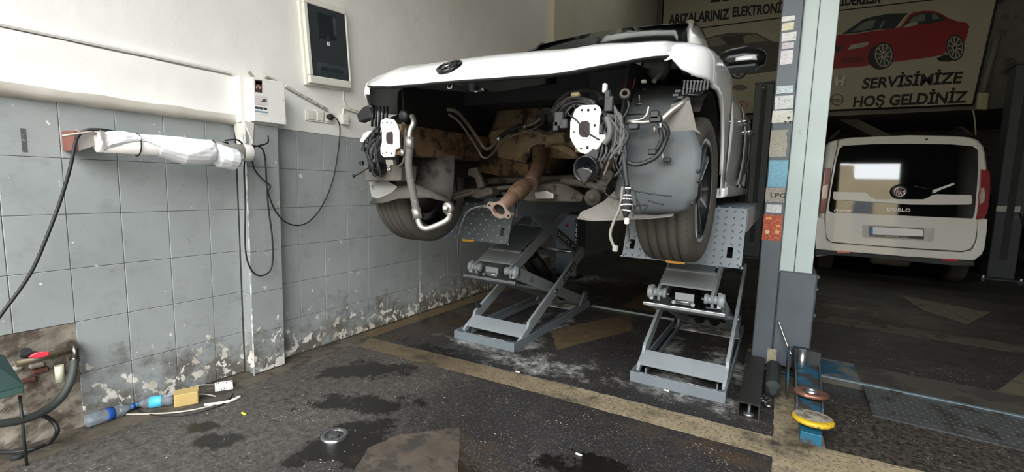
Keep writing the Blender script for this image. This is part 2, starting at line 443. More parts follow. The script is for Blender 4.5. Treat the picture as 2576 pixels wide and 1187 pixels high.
# broken-out corner: rough mortar bed
rows = []
rr = random.Random(3)
for i in range(15):
    z = .0+.515*i/14; row = []
    for j in range(20):
        y = -.47+1.2*j/19
        edge = min(1, (0.73-y)/.05, (.515-z)/.04)
        hole = max(0, 1-(((y-.56)/.13)**2+((z-.35)/.13)**2))
        row.append((WX-.001-.006*max(0, edge)+rr.uniform(-.004, .006)-.004*hole, y, z))
    rows.append(row)
MB().grid(rows, smooth=False).build('mortar_bed', mat('crumbling_mortar', '#837a6e', .95, var=.35, scale=14, dirt=('#574d43', .50, 8.), bump=1., bscale=30), wl)
for k, (y, z, sx, sz, c) in enumerate(((.60,.325,.055,.022,'#6b4238'),(.56,.295,.05,.02,'#5e3a31'),(.53,.36,.03,.02,'#9a948a'),(.64,.385,.035,.03,'#b9b3a8'),(.59,.352,.05,.018,'#8d877c'),(.66,.30,.03,.02,'#5f4037'))):
    MB().bbox((WX-.03, y-sx/2, z-sz/2), (WX+.008+.006*(k % 3), y+sx/2, z+sz/2), .006).build('brick', mat('broken_brick_%d' % k, c, .95, var=.3, scale=30, bump=.5), wl)
# projecting column of the white wall further back
MB().box((WX, 5.52, 1.0), (WX+.09, 6.05, 6.2)).build('wall_column', plaster_material('cream_plaster', '#cfc8b8', '#c2baa8'), wl)
MB().box((WX, 6.05, 1.53), (WX+.004, 11.1, 6.2)).build('cream_coat', bpy.data.materials['cream_plaster'], wl)
# ---- back, right, front, ceiling
wb = MB().box((-3.05, 14.3, -.12), (4.4, 14.5, 6.2)).build('wall_back', DARKWALL); tag(wb, kind='structure')
MB().box((-2.80, 11.06, 2.86), (4.2, 11.3, 6.2)).build('mezzanine_front', DARKWALL, wb)
MB().box((-2.80, 11.06, 2.74), (4.2, 14.3, 2.86)).build('mezzanine_floor', CONCRETE, wb)
MB().prism([(1.2, 11.6, 2.74), (3.6, 11.6, 1.3), (3.6, 11.6, 1.1), (.9, 11.6, 2.74)], (0, .9, 0)).build('stair_flight', CONCRETE, wb)
wr = MB().box((4.2, -1.2, -.12), (4.4, 14.5, 6.2)).build('wall_right', CONCRETE); tag(wr, kind='structure')
RL = [(4.15+1.1*k, 4.65+1.1*k) for k in range(4)]      # translucent rooflight strips
RX0, RX1 = -2.7, -.4
mb = MB().box((-3.05, -1.2, 6.0), (RX0, 14.5, 6.2)).box((RX1, -1.2, 6.0), (4.4, 14.5, 6.2))
ye = [-1.2]+[v for r in RL for v in r]+[14.5]
for k in range(0, len(ye), 2): mb.box((RX0, ye[k], 6.0), (RX1, ye[k+1], 6.2))
ce = mb.build('ceiling', mat('grimy_ceiling', '#b8b6b0', .9)); tag(ce, kind='structure')
rt = NT('milky_rooflight_sheet'); tb = rt.n('ShaderNodeBsdfTranslucent'); rt.l(rt.mix(rt.ramp(rt.noise(2, 4), .3, .7), (.27, .28, .25, 1), (.33, .34, .31, 1)), tb.inputs[0])
rt.l(tb.outputs[0], rt.t.nodes['Material Output'].inputs[0])
for a, b in RL:
    rows = [[(RX0+(RX1-RX0)*i/40, a+(b-a)*j, 6.05+.02*math.sin(i*PI/2)) for i in range(41)] for j in (0, 1)]
    MB().grid(rows).build('rooflight_sheet', rt.m, ce)
for i in range(18):
    MB().box((-2.8, -.6+i*.8, 5.93), (4.2, -.52+i*.8, 6.0)).build('ceiling_rib', mat('ceiling_rib_metal', '#6d6b66', .6), ce)
wf = MB().box((-3.05, -1.2, 4.4), (4.4, -1.0, 6.2)).box((3.0, -1.2, -.12), (4.4, -1.0, 4.4)).box((1.15, -1.2, -.12), (1.5, -1.0, 4.4)).build('wall_front', DARKWALL); tag(wf, kind='structure')
# street outside the doorway, seen only in reflections
st = MB().box((-40, -60, -.14), (40, -1.2, -.02)).build('floor_street', mat('street_asphalt', '#6b6a68', .9)); tag(st, kind='structure')
# ================================================================== SCISSOR LIFTS
GREY = mat('lift_grey_paint', '#979da1', .38, .05, var=.06, scale=5, dirt=('#b9bab8', .66, 7.))
GREYD = mat('lift_dark_grey_paint', '#727a80', .42, .05, var=.08, dirt=('#4a4e52', .64, 6.))
PLATEM = mat('lift_chequer_plate', '#666c70', .45, .25, var=.10, scale=9)
STEEL = mat('bright_steel', '#b9bcbf', .28, .9, var=.08)
ZINC = mat('zinc_bolt', '#c9ccd0', .22, 1., var=.05)
BLACKP = mat('black_paint', '#17181a', .4, .1)
BLACKR = mat('black_rubber', '#1b1c1c', .75)
WHITEPRINT = mat('white_print', '#e4e6e8', .5, var=0)
BLACKPRINT = mat('black_print', '#121212', .5, var=0)
YELLOW = mat('yellow_sticker', '#d39a2a', .5, var=.05)
def bar(mb, a, b, hw, x0, x1, ext=0.):
    """flat bar in the YZ plane from a to b (y,z), half width hw, between x0 and x1"""
    a = Vector((0, a[0], a[1])); b = Vector((0, b[0], b[1])); d = (b-a).normalized(); n = Vector((0, -d.z, d.y))*hw
    a = a-d*ext; b = b+d*ext
    pts = [a+n, b+n, b-n, a-n]
    return mb.prism([(x0, p.y, p.z) for p in pts], (x1-x0, 0, 0))
def lift(xc, label, detail):
    T = thing('scissor_lift', (xc, 3.5, 0), label, 'lift', 'mid-rise scissor lifts under the car')
    A, B, C, D, E, F = (2.87, .065), (4.03, .585), (4.2, .075), (2.87, .56), (4.02, 1.06), (2.95, 1.05)
    # base tray
    for a, b in (((-.275, 2.745), (.275, 2.757)), ((-.275, 4.258), (.275, 4.27))):
        MB().box((xc+a[0], a[1], .0), (xc+b[0], b[1], .065)).build('base_rail', GREYD, T, bevel=.002)
    for sx in (-1, 1):
        x = xc+sx*.269
        MB().box((x-.006, 2.757, 0), (x+.006, 4.258, .065)).build('base_rail', GREYD, T, bevel=.002)
        x = xc+sx*.215
        MB().box((x-.004, 2.9, 0.008), (x+.004, 4.2, .045)).build('guide_rail', GREYD, T)
    MB().box((xc-.262, 2.757, .0), (xc+.262, 2.90, .010)).build('base_plate', mat('dusty_base_plate', '#7d7f80', .7, dirt=('#d8d7d3', .48, 9.)), T)
    MB().box((xc-.262, 4.05, .0), (xc+.262, 4.258, .010)).build('base_plate', bpy.data.materials['dusty_base_plate'], T)
    for sx in (-1, 1):
        x = xc+sx*.235
        MB().prism([(x-.012, 4.06, .01), (x-.012, 4.262, .01), (x-.012, 4.262, .16), (x-.012, 4.19, .16), (x-.012, 4.10, .07)], (.024, 0, 0)).build('pivot_bracket', GREYD, T)
    # lower outer arms with a stepped toe
    for sx in (-1, 1):
        x0 = xc+sx*.255-.011; d = (B[0]-A[0], B[1]-A[1]); L = math.hypot(*d); d = (d[0]/L, d[1]/L); n = (-d[1], d[0])
        def q(s, h): return (x0, A[0]+d[0]*s+n[0]*h, A[1]+d[1]*s+n[1]*h)
        pts = [q(-.03, -.034), q(.10, -.045), q(L+.03, -.045), q(L+.055, -.02), q(L+.05, .03), q(L+.02, .045), q(.165, .045), q(.145, .042), q(.125, .018), q(.105, .012), q(.02, .012), q(-.035, -.005)]
        MB().prism(pts, (.022, 0, 0)).build('lower_outer_arm', GREY, T, bevel=.003)
    def cross(s0, s1, h, x0, x1, a, b, name, m, th=.012):
        L = math.hypot(b[0]-a[0], b[1]-a[1]); d = ((b[0]-a[0])/L, (b[1]-a[1])/L); n = (-d[1], d[0])
        def q(s, h): return (xc+x0, a[0]+d[0]*s+n[0]*h, a[1]+d[1]*s+n[1]*h)
        return MB().prism([q(s0, h), q(s1, h), q(s1, h-th), q(s0, h-th)], (x1-x0, 0, 0)).build(name, m, T, bevel=.002)
    cross(.005, .145, .012, -.245, .245, A, B, 'foot_plate', GREY)
    # lower inner arms
    for sx in (-1, 1):
        x = xc+sx*.195
        bar(MB(), D, C, .048, x-.011, x+.011, .02).build('lower_inner_arm', GREY, T, bevel=.003)
    cross(.62, 1.05, .03, -.184, -.05, D, C, 'inner_plate', GREYD); cross(.62, 1.05, .03, .05, .184, D, C, 'inner_plate', GREYD)
    cross(1.05, 1.12, .03, -.184, .184, D, C, 'inner_plate', GREYD)
    MB().box((xc-.235, 2.80, .488), (xc+.235, 2.83, .508)).build('front_bar', STEEL, T, bevel=.003)
    MB().prism([(xc-.22, 2.83, .49), (xc-.22, 3.08, .41), (xc-.22, 3.08, .40), (xc-.22, 2.83, .478)], (.44, 0, 0)).build('front_bar_plate', GREYD, T)
    # hinge rollers
    for sx in (-1, 1):
        c = (xc+sx*.11, D[0], D[1]+.005); ax = (sx, 0, 0)
        MB().lathe(c, ax, [(0, 0), (0, .030), (.018, .034), (.018, .026), (.05, .026), (.05, .031), (.052, .031), (.052, .026), (.078, .026), (.078, .040), (.084, .043), (.105, .043), (.111, .038), (.111, .014), (.113, .014), (.113, 0)], 20).build('roller', GREY, T)
        MB().lathe((xc+sx*.095, D[0], D[1]+.005), ax, [(0, 0), (0, .010), (.012, .010), (.012, 0)], 6, False).build('bolt', ZINC, T)
    br = MB().box((xc-.055, 2.842, .515), (xc+.055, 2.862, .585)).build('lock_bracket', GREY, T, bevel=.003)
    MB().cyl((xc-.05, 2.83, .535), (xc+.05, 2.83, .535), .011).build('lock_pin', STEEL, br)
    for sx in (-1, 1):
        MB().lathe((xc+sx*.055, 2.83, .528), (0, -1, 0), [(0, 0), (0, .013), (.012, .013), (.012, 0)], 6, False).build('bolt', ZINC, br)
    # upper inner frame with stepped cover plates
    for sx in (-1, 1):
        x = xc+sx*.155
        bar(MB(), D, E, .045, x-.009, x+.009, .02).build('upper_inner_arm', GREY, T, bevel=.003)
    cross(.03, .19, .058, -.15, .15, D, E, 'cover_plate', GREY, .014)
    cross(.19, .21, .066, -.15, .15, D, E, 'cover_plate_lip', GREY, .02)
    cross(.21, .62, .060, -.135, .135, D, E, 'cover_plate', GREYD, .012)
    cross(.66, .74, .055, -.12, -.02, D, E, 'rib', GREY, .02); cross(.66, .74, .055, .03, .12, D, E, 'rib', GREY, .02)
    # upper outer arms
    for sx in (-1, 1):
        x = xc+sx*.235
        bar(MB(), B, F, .045, x-.011, x+.011, .035).build('upper_outer_arm', GREYD, T, bevel=.003)
    MB().cyl((xc-.25, B[0], B[1]), (xc+.262, B[0], B[1]), .018).build('rear_hinge_pin', STEEL, T)
    MB().cyl((xc-.27, 3.45, .322), (xc+.27, 3.45, .322), .016).build('centre_pin', GREYD, T)
    for sx in (-1, 1):
        MB().lathe((xc+sx*.264, 3.45, .322), (sx, 0, 0), [(0, 0), (0, .022), (.008, .022), (.008, .012), (.02, .012), (.02, 0)], 12).build('bolt', ZINC, T)
    # hydraulic cylinders
    for sx in (-1, 1):
        x = xc+sx*.06
        cy = MB().cyl((x, 4.06, .12), (x, 3.40, .62), .045).build('hydraulic_cylinder', BLACKP, T)
        MB().cyl((x, 3.40, .62), (x, 3.18, .74), .022).build('piston_rod', STEEL, cy)
    # platform
    zt = 1.125; x0, x1 = xc-.31, xc+.31
    pf = MB().box((x0, 2.67, zt-.07), (x1, 4.25, zt-.006)).build('platform', GREYD, T, bevel=.003)
    for i in range(11):
        x = x0+.03+i*.056
        MB().box((x-.006, 2.69, zt-.006), (x+.006, 4.23, zt)).build('tread_rib', GREYD, pf)
    for sx, nm in ((-1, x0), (1, x1)):
        MB().box((nm-.004 if sx < 0 else nm-.012, 2.67, zt-.13), (nm+.012 if sx < 0 else nm+.004, 4.25, zt-.02)).build('side_skirt', GREYD, pf)
    # hanging drive-on flap, slotted chequer plate
    P0 = Vector((0, 2.665, zt-.01)); P1 = Vector((0, 2.56, .815)); dv = P1-P0; nn = Vector((0, dv.z, -dv.y)).normalized()
    if nn.y > 0: nn = -nn
    def fp(u, v, h=0.): p = P0+dv*v+nn*h; return Vector((x0+(x1-x0)*u, p.y, p.z))
    us = [0, .045, .085, .915, .955, 1]; vv = [0, .66, .84, 1.]
    us = [0, .055, .10, .88, .925, 1]
    mb = MB()
    gv = {}
    for i, u in enumerate(us):
        for j, v in enumerate(vv): gv[i, j] = (fp(u, v, .004), fp(u, v, -.004))
    for i in range(5):
        for j in range(3):
            if j == 1 and i in (1, 3): continue
            a = [gv[i, j], gv[i+1, j], gv[i+1, j+1], gv[i, j+1]]
            mb.add([p[0] for p in a]+[p[1] for p in a], [(0,1,2,3), (7,6,5,4), (0,4,5,1), (1,5,6,2), (2,6,7,3), (3,7,4,0)])
    fl_ = mb.build('drive_on_flap', PLATEM, T)
    mb = MB()
    for i in range(16):
        for j in range(9):
            u = .03+.94*i/15; v = .05+.9*j/8
            if (.05 < u < .105 or .875 < u < .93) and .62 < v < .88: continue
            sgn = 1 if (i+j) % 2 else -1
            du = .013; dvv = .030*sgn
            a, b = fp(u-du, v-dvv, .004), fp(u+du, v+dvv, .004); t = (b-a).normalized(); wv = t.cross(nn)*.0042
            top = (a+b)/2+nn*.0035
            mb.add([a, (a+b)/2+wv, b, (a+b)/2-wv, top], [(0,1,4), (1,2,4), (2,3,4), (3,0,4)])
    tr = mb.build('tread_pattern', mat('worn_tread', '#8f979d', .32, .7, var=.1), fl_); tag(tr, kind='stuff')
    mb = MB(); mb.prism([fp(.40, .985, .0045), fp(.56, .985, .0045), fp(.56, 1.03, .004), fp(.40, 1.03, .004)], tuple(nn*.003)); mb.build('yellow_tape', YELLOW, fl_)
    MB().lathe(fp(1.0, .985), (1, 0, 0), [(-.01, 0), (-.01, .008), (.014, .008), (.014, 0)], 8).build('bolt', ZINC, fl_)
    MB().lathe(fp(0.0, .985), (-1, 0, 0), [(-.01, 0), (-.01, .008), (.014, .008), (.014, 0)], 8).build('bolt', ZINC, fl_)
    # lettering plates on the outer faces
    def plate(a, b, s0, s1, hw, x, body, name):
        L = math.hypot(b[0]-a[0], b[1]-a[1]); d = Vector((0, (b[0]-a[0])/L, (b[1]-a[1])/L)); n = Vector((0, -d.z, d.y))
        if n.z < 0: n = -n
        o = Vector((x, a[0], a[1]))
        pts = [o+d*s0-n*hw, o+d*s1-n*hw, o+d*s1+n*hw, o+d*s0+n*hw]
        pp = MB().prism(pts, (.001, 0, 0)).build(name, BLACKPRINT, T)
        st = o+d*(s0+.02)-n*(hw*.55)
        xd = d; 
        text('lettering', body, st, xd, n, hw*1.15, WHITEPRINT, pp, .0016, width=(s1-s0)-.04, bold=.015)
    plate(A, B, .80, 1.08, .028, xc+.266, '3500 KG', 'load_plate')
    plate(F, B, .58, 1.05, .028, xc+.246, 'SCISSOR LIFT', 'name_plate')
    # warning triangle on the inner arm
    L = math.hypot(C[0]-D[0], C[1]-D[1]); d = Vector((0, (C[0]-D[0])/L, (C[1]-D[1])/L)); n = Vector((0, -d.z, d.y)); o = Vector((xc+.2065, D[0], D[1]))
    MB().prism([o+d*.24-n*.018, o+d*.29-n*.018, o+d*.265+n*.026], (.001, 0, 0)).build('warning_sticker', BLACKPRINT, T)
    MB().prism([o+d*.25-n*.012, o+d*.28-n*.012, o+d*.265+n*.014], (.0015, 0, 0)).build('warning_sticker', mat('sticker_yellow', '#b9b49c', .5), T)
    return T
lift(-1.855, 'grey scissor lift with black lettered arm plates, beside the tiled wall', 0)
lift(-.455, 'grey scissor lift beside the tall post, its chequer plate flap behind the exposed tyre', 0)
# ---- flat cross bar on the ground between the two lifts
a, b = at(1481, 770, Z=.012), at(1692, 800, Z=.012)
t_ = thing('cross_bar', (-1.16, 4.3, 0), 'thin pale steel bar lying on the floor joining both scissor lifts', 'bar')
MB().box((-1.578, 4.29, 0), (-.74, 4.312, .016)).build('flat_bar', mat('galvanised_bar', '#a9b3b4', .4, .6), t_, bevel=.002)
MB().box((-1.56, 4.278, 0), (-1.53, 4.324, .022)).build('end_clip', STEEL, t_)
MB().box((-.78, 4.278, 0), (-.75, 4.324, .022)).build('end_clip', STEEL, t_)
# ---- control cabinet
t_ = thing('control_cabinet', (-2.36, 5.5, 0), 'blue grey steel control cabinet standing behind the scissor lift', 'cabinet')
CB = mat('cabinet_blue_grey', '#5d6870', .45, .1)
MB().bbox((-2.52, 5.42, .04), (-2.22, 5.72, .83), .012).build('body', CB, t_)
MB().box((-2.50, 5.43, 0), (-2.24, 5.70, .04)).build('plinth', BLACKP, t_)
MB().box((-2.515, 5.408, .06), (-2.255, 5.42, .81)).build('door', CB, t_, bevel=.003)
MB().box((-2.25, 5.413, .30), (-2.222, 5.42, .80)).build('name_strip', BLACKPRINT, t_)
text('lettering', 'ROTARY', (-2.226, 5.412, .36), (0, 0, 1), (-1, 0, 0), .02, WHITEPRINT, t_, .002, width=.40, bold=.02)
MB().lathe((-2.37, 5.408, .72), (0, -1, 0), [(0, 0), (0, .02), (.02, .02), (.02, 0)], 16).build('push_button', mat('button_red', '#a02020', .4), t_)
# things stacked in the dark behind it
t_ = thing('junk_carton', (-2.55, 4.75, 0), 'crumpled cardboard carton between lift and control cabinet', 'carton')
MB().prism([(-2.76, 4.62, 0), (-2.36, 4.60, 0), (-2.38, 4.62, .36), (-2.74, 4.65, .40)], (.02, .3, 0)).build('box_body', mat('dirty_cardboard', '#6e6355', .9, var=.2), t_)
MB().prism([(-2.74, 4.65, .40), (-2.38, 4.62, .36), (-2.35, 4.52, .33), (-2.72, 4.55, .36)], (0, 0, .004)).build('flap', bpy.data.materials['dirty_cardboard'], t_)

# ================================================================== TWO-POST LIFT, near post
POSTD = mat('post_dark_grey', '#5b626a', .45, .15, var=.08, dirt=('#7a7f84', .66, 5.))
POSTL = mat('post_pale_green_grey', '#bccac9', .42, .05, var=.06, scale=3, dirt=('#8f8f78', .68, 4.))
BLUE = mat('worn_blue_paint', '#1b5873', .5, .1, var=.2, dirt=('#3a332e', .445, 7.))
RUSTY = mat('rust_brown_steel', '#6d4c3c', .6, .5, var=.25, scale=20)
P = thing('lift_post', (.06, 3.65, 0), 'tall grey lift post covered in stickers, its pale channel facing the yard', 'lift post', 'posts of two-post lifts')
MB().bbox((-.09, 3.50, .02), (.030, 3.74, 4.6), .006).build('front_channel', POSTD, P)
MB().box((.030, 3.53, .60), (.114, 3.86, 4.6)).build('pale_channel', POSTL, P, bevel=.004)
MB().box((.117, 3.53, .60), (.217, 3.86, 4.6)).build('pale_channel', POSTL, P, bevel=.004)
MB().box((.112, 3.537, .60), (.119, 3.85, 4.6)).build('seam', BLACKP, P)
MB().bbox((.032, 3.50, .03), (.246, 3.90, .685), .008).build('carriage', POSTD, P)
cr = bpy.data.objects[P.children[-1].name]
MB().box((.2465, 3.52, .45), (.25, 3.60, .68)).build('blue_edge', BLUE, cr)
for z in (.66, .58, .40): MB().lathe((.25, 3.56, z), (1, 0, 0), [(0, 0), (0, .011), (.012, .011), (.012, 0)], 6, False).build('bolt', ZINC, cr)
MB().box((-.125, 3.43, 0), (.293, 4.02, .018)).build('base_plate', mat('base_plate_steel', '#4b4a47', .5, .3, dirt=('#8c8064', .55, 6.)), P, bevel=.003)
MB().box((.005, 3.497, .03), (.06, 3.50, .14)).build('worn_patch', mat('bare_paint_patch', '#a79f86', .7, dirt=('#6f6a5c', .5, 18.)), P)
for x in (-.1, .07, .26): MB().lathe((x, 3.46, .018), (0, 0, 1), [(0, 0), (0, .016), (.014, .016), (.014, .008), (.03, .008), (.03, 0)], 6, False).build('anchor_bolt', ZINC, P)
# stickers (flat print) on the dark channel, corners taken at their real height on the plane y = 3.4985
def sticker_mat(name, bg_, inks, scale=60):
    t = NT(name); X, Y, Z = t.xyz()
    base = t.mix(t.ramp(t.noise(5, 3), .35, .65), lin(bg_), tuple(v*.86 for v in lin(bg_)[:3])+(1,))
    mp = t.n('ShaderNodeMapping'); mp.inputs['Scale'].default_value = (scale, scale, scale*4.5); t.l(t.P(), mp.inputs[0])
    ln = t.ramp(t.noise(1., 2, .5, mp.outputs[0]), .56, .60)
    base = t.mix(t.math('MULTIPLY', ln, .7), base, lin(inks))
    return t.set(base, .4)
def sticker(x0, x1, z0, z1, bgc, ink, rag=0., lab=None, skew=0.):
    o = None
    pts = []
    rr = random.Random(int(z0*1000))
    n = 7
    pts += [(x0, z0), (x1, z0+skew)]
    if rag: pts += [(x1-rr.uniform(0, rag), lerp(z0, z1, k/n)+skew) for k in range(1, n)]
    pts += [(x1, z1+skew), (x0, z1)]
    o = MB().prism([(x, 3.4998, z) for x, z in pts], (0, -.0012, 0)).build('sticker', sticker_mat('sticker_print_%d' % int(z0*1000), bgc, ink), P)
    return o
def stz(x, y): p = at(x, y, Y=3.4985); return p.x, p.z
for (xa, ya, xb, yb, bgc, ink, rag) in (
    (1966, 55, 2000, 38, '#e6e6e2', '#9a9a98', 0), (1966, 78, 1998, 55, '#e3ddb6', '#9a9478', 0), (1966, 105, 2004, 79, '#e8e8e8', '#8f9090', 0),
    (1967, 124, 1998, 105, '#dcd3d6', '#8a7a80', 0), (1962, 163, 1996, 125, '#e9e4e8', '#77727a', 0),
    (1953, 236, 1996, 214, '#cfdfe4', '#3f5d66', 0), (1948, 275, 1997, 239, '#dfe1e0', '#6a7a74', 0), (1941, 309, 1996, 276, '#e9e8de', '#8b8a80', 0),
    (1934, 394, 1985, 326, '#a8a498', '#77725f', .02), (1930, 471, 1984, 403, '#7fb7cf', '#3f7e98', 0),
    (1924, 508, 1975, 473, '#a9a097', '#5d554e', 0), (1927, 534, 1967, 515, '#d5d8da', '#7d8488', 0), (1916, 603, 1970, 541, '#b0402f', '#d9a060', 0)):
    x0, z0 = stz(xa, ya); x1, z1 = stz(xb, yb); sticker(x0, x1, z0, z1, bgc, ink, rag)
def stick_disc(px, py, rx, rz, col):
    x, z = stz(px, py)
    MB().prism([(x+rx*math.cos(a*PI/8), 3.4984, z+rz*math.sin(a*PI/8)) for a in range(16)], (0, -.0006, 0)).build('print_spot', mat('print_'+col, '#'+col, .5, var=.05), P)
stick_disc(1934, 549, .018, .009, 'd9a24a'); stick_disc(1930, 583, .014, .014, 'd8b98a'); stick_disc(1955, 583, .014, .014, 'd0a070'); stick_disc(1958, 568, .013, .008, 'd0a060')
x, z = stz(1926, 598); text('lettering', 'LPG', (stz(1938, 496)[0], 3.4984, stz(1938, 496)[1]), (1, 0, 0), (0, 0, 1), .03, BLACKPRINT, P, .0006, width=.09, bold=.01)
for (px, py, wd) in ((1980, 296, .018), (1972, 307, .016), (1984, 307, .02)):
    x, z = stz(px, py); MB().box((x, 3.498, z), (x+wd, 3.4984, z+.006)).box((x+wd/2-.003, 3.498, z-.012), (x+wd/2+.003, 3.4984, z)).build('print_mark', BLACKPRINT, P)
# ---- blue swing arm with two pads
A_ = thing('swing_arm', (.21, 3.0, 0), 'blue worn steel lift arm reaching forward from the stickered post', 'lift arm', 'lift arms on the floor')
def arm_box(mb, a, b, w0, w1, z0, z1):
    (xa, ya), (xb, yb) = a, b
    vs = []
    for (x, y, wd) in ((xa, ya, w0), (xb, yb, w1)): vs += [(x-wd/2, y, z0), (x+wd/2, y, z0), (x+wd/2, y, z1), (x-wd/2, y, z1)]
    return mb.add(vs, [(0,1,2,3), (7,6,5,4), (0,4,5,1), (1,5,6,2), (2,6,7,3), (3,7,4,0)])
arm_box(MB(), (.231, 3.42), (.214, 2.66), .125, .105, .045, .115).build('outer_tube', BLUE, A_, bevel=.004)
arm_box(MB(), (.214, 2.70), (.208, 2.415), .085, .085, .052, .106).build('inner_tube', BLUE, A_, bevel=.003)
for sx in (-1, 1):
    arm_box(MB(), (.231+sx*.066, 3.42), (.214+sx*.055, 2.68), .008, .008, .04, .128).build('side_plate', mat('bare_arm_steel', '#5f6468', .45, .5, dirt=('#2b6f8c', .58, 8.)), A_)
MB().prism([(.118, 3.42, .03), (.118, 3.02, .0), (.118, 3.0, .06), (.118, 3.28, .20), (.118, 3.42, .20)], (.010, 0, 0)).build('gusset_plate', BLUE, A_)
MB().prism([(.16, 3.42, .045), (.30, 3.42, .045), (.30, 3.42, .20), (.16, 3.42, .20)], (0, -.02, 0)).build('hinge_block', mat('hinge_dark', '#2e3032', .6), A_)
MB().cyl((.20, 3.37, .03), (.20, 3.37, .21), .022).build('hinge_pin', STEEL, A_)
MB().box((.15, 3.431, .05), (.29, 3.50, .19)).build('arm_lug', mat('hinge_dark', '#2e3032', .6), P, bevel=.004)
def pad(cx_, cy_, z, r, tilt, m, name, hole):
    M_ = Matrix.Translation((cx_, cy_, z)) @ Matrix.Rotation(tilt, 4, 'X')
    ax = (M_.to_3x3() @ Vector((0, 0, 1)))
    prof = [(0, hole), (0, r*.92), (.006, r), (.016, r), (.022, r*.94), (.022, r*.62), (.018, r*.55), (.018, hole), (0, hole)]
    return MB().lathe((cx_, cy_, z), ax, prof, 28).build(name, m, A_)
pd = pad(.2245, 2.83, .128, .082, -.10, mat('coppery_pad', '#8d6252', .45, .6, var=.2, dirt=('#c8a493', .6, 30.)), 'round_pad', .030)
MB().lathe((.2245, 2.83, .14), (0, 0, 1), [(0, .028), (.02, .028), (.02, .020), (0, .020)], 16).build('collar', STEEL, pd)
pd = pad(.2155, 2.50, .128, .086, -.05, mat('chipped_yellow_pad', '#c9a423', .5, .1, dirt=('#5d5648', .58, 25.)), 'round_pad', .001)
rows = []
for i in range(6):
    r = .080*(1-i/5.); rows.append([(.2155+r*math.cos(a*PI/10), 2.50+r*math.sin(a*PI/10), .150+.006*(1-(r/.08)**2)+random.uniform(-.002, .002)) for a in range(20)])
MB().grid(rows, wrap=True).build('rubber_top', mat('worn_pad_rubber', '#8f887b', .8, dirt=('#5d5648', .5, 20.)), pd)
MB().cyl((.2155, 2.50, .05), (.2155, 2.50, .13), .02).build('pad_screw', STEEL, pd)
# thin lever leaning on the carriage
tag(MB().tube(smooth_path([at(1991, 893, Y=3.437), at(1978, 862, Y=3.46), at(1958, 806, Y=3.490)]), .0065, 8).build('lever_rod', STEEL), 'thin steel rod leaning against the post carriage', 'rod')
# ---- black box-section beam lying by the post
t_ = thing('box_beam', (-.055, 3.05, 0), 'black hollow box beam lying on the floor in front of the post', 'beam')
BE = mat('black_oily_steel', '#33302e', .5, .4, var=.2, dirt=('#6a645c', .66, 9.))
x0, x1, y0, y1, h, th = -.110, -.005, 2.63, 3.44, .088, .007
mb = MB()
mb.box((x0, y0, 0), (x1, y1, th)).box((x0, y0, h-th), (x1, y1, h)).box((x0, y0, th), (x0+th, y1, h-th)).box((x1-th, y0, th), (x1, y1, h-th))
mb.build('tube', BE, t_)
MB().lathe((-.056, 2.66, th), (0, 0, 1), [(0, 0), (0, .026), (.012, .026), (.014, .022), (.014, .008), (.075, .008), (.075, 0)], 18).build('pad_foot', STEEL, t_)
tag(MB().bbox((.010, 2.98, 0), (.088, 3.40, .10), .02).build('rubber_block', mat('dark_green_rubber', '#2c3130', .7)), 'dark rubber block on the floor between box beam and blue arm', 'block')
for k, (px, py, ang) in enumerate(((1917, 1002, .5), (1922, 1013, 1.9), (1930, 1010, 1.2), (1936, 1022, .2))):
    p = at(px, py, Z=.012); d = Vector((math.cos(ang), math.sin(ang), 0))
    o = MB().cyl(p-d*.025, p+d*.02, .007, n=10).lathe(p+d*.02, d, [(0, 0), (0, .012), (.010, .012), (.010, 0)], 6, False).build('anchor_bolt', ZINC)
    tag(o, ['bright bolt nearest the rubber block, lying beside the box beam', 'leftmost loose bolt on the floor beside the box beam', 'middle loose bolt on the floor beside the box beam', 'rightmost loose bolt on the floor beside the box beam'][k], 'bolt', 'loose bolts by the post')
# ---- hose cover across the bay and its tread ramp
t_ = thing('hose_cover', (1.8, 3.55, 0), 'low steel hose cover plate running across the floor from the post', 'floor cover')
CV = mat('cover_steel', '#4b4842', .55, .2, var=.15, dirt=('#35322d', .5, 4.))
mb = MB().prism([(.312, 3.44, 0), (.312, 3.44, .042), (.312, 3.47, .046), (.312, 3.80, .046), (.312, 3.86, 0)], (3.4, -.13, 0)); mb.build('cover_plate', CV, t_)
MB().prism([(.313, 3.437, .036), (.313, 3.437, .0455), (.313, 3.452, .0475), (.313, 3.452, .044)], (3.39, -.13, 0)).build('bright_edge', mat('edge_steel_blue', '#8fa3ad', .35, .7), t_)
MB().box((.314, 3.46, .0465), (.52, 3.80, .0480)).build('blue_end', mat('rubbed_blue', '#214a60', .6, dirt=('#5b5850', .47, 7.)), t_)
rp = MB().prism([(.53, 3.43, .034), (.53, 3.43, .040), (.53, 3.06, .006), (.53, 3.06, .0)], (.78, -.03, 0)).build('tread_ramp', mat('ramp_plate', '#4b4d4d', .5, .3, dirt=('#312e2a', .50, 5.)), t_)
mb = MB()
for i in range(26):
    for j in range(9):
        u = .56+i*.029; v = .03+j*.038; y = 3.43-v-(u-.53)*.04; z = .040-.034*v/.37
        s_ = .008 if (i+j) % 2 else -.008
        mb.add([(u-.009, y-s_, z), (u, y+.003, z), (u+.009, y+s_, z), (u, y-.003, z), (u, y, z+.003)], [(0,1,4), (1,2,4), (2,3,4), (3,0,4)])
tag(mb.build('tread_pattern', mat('ramp_tread', '#5f6161', .45, .5), rp), kind='stuff')

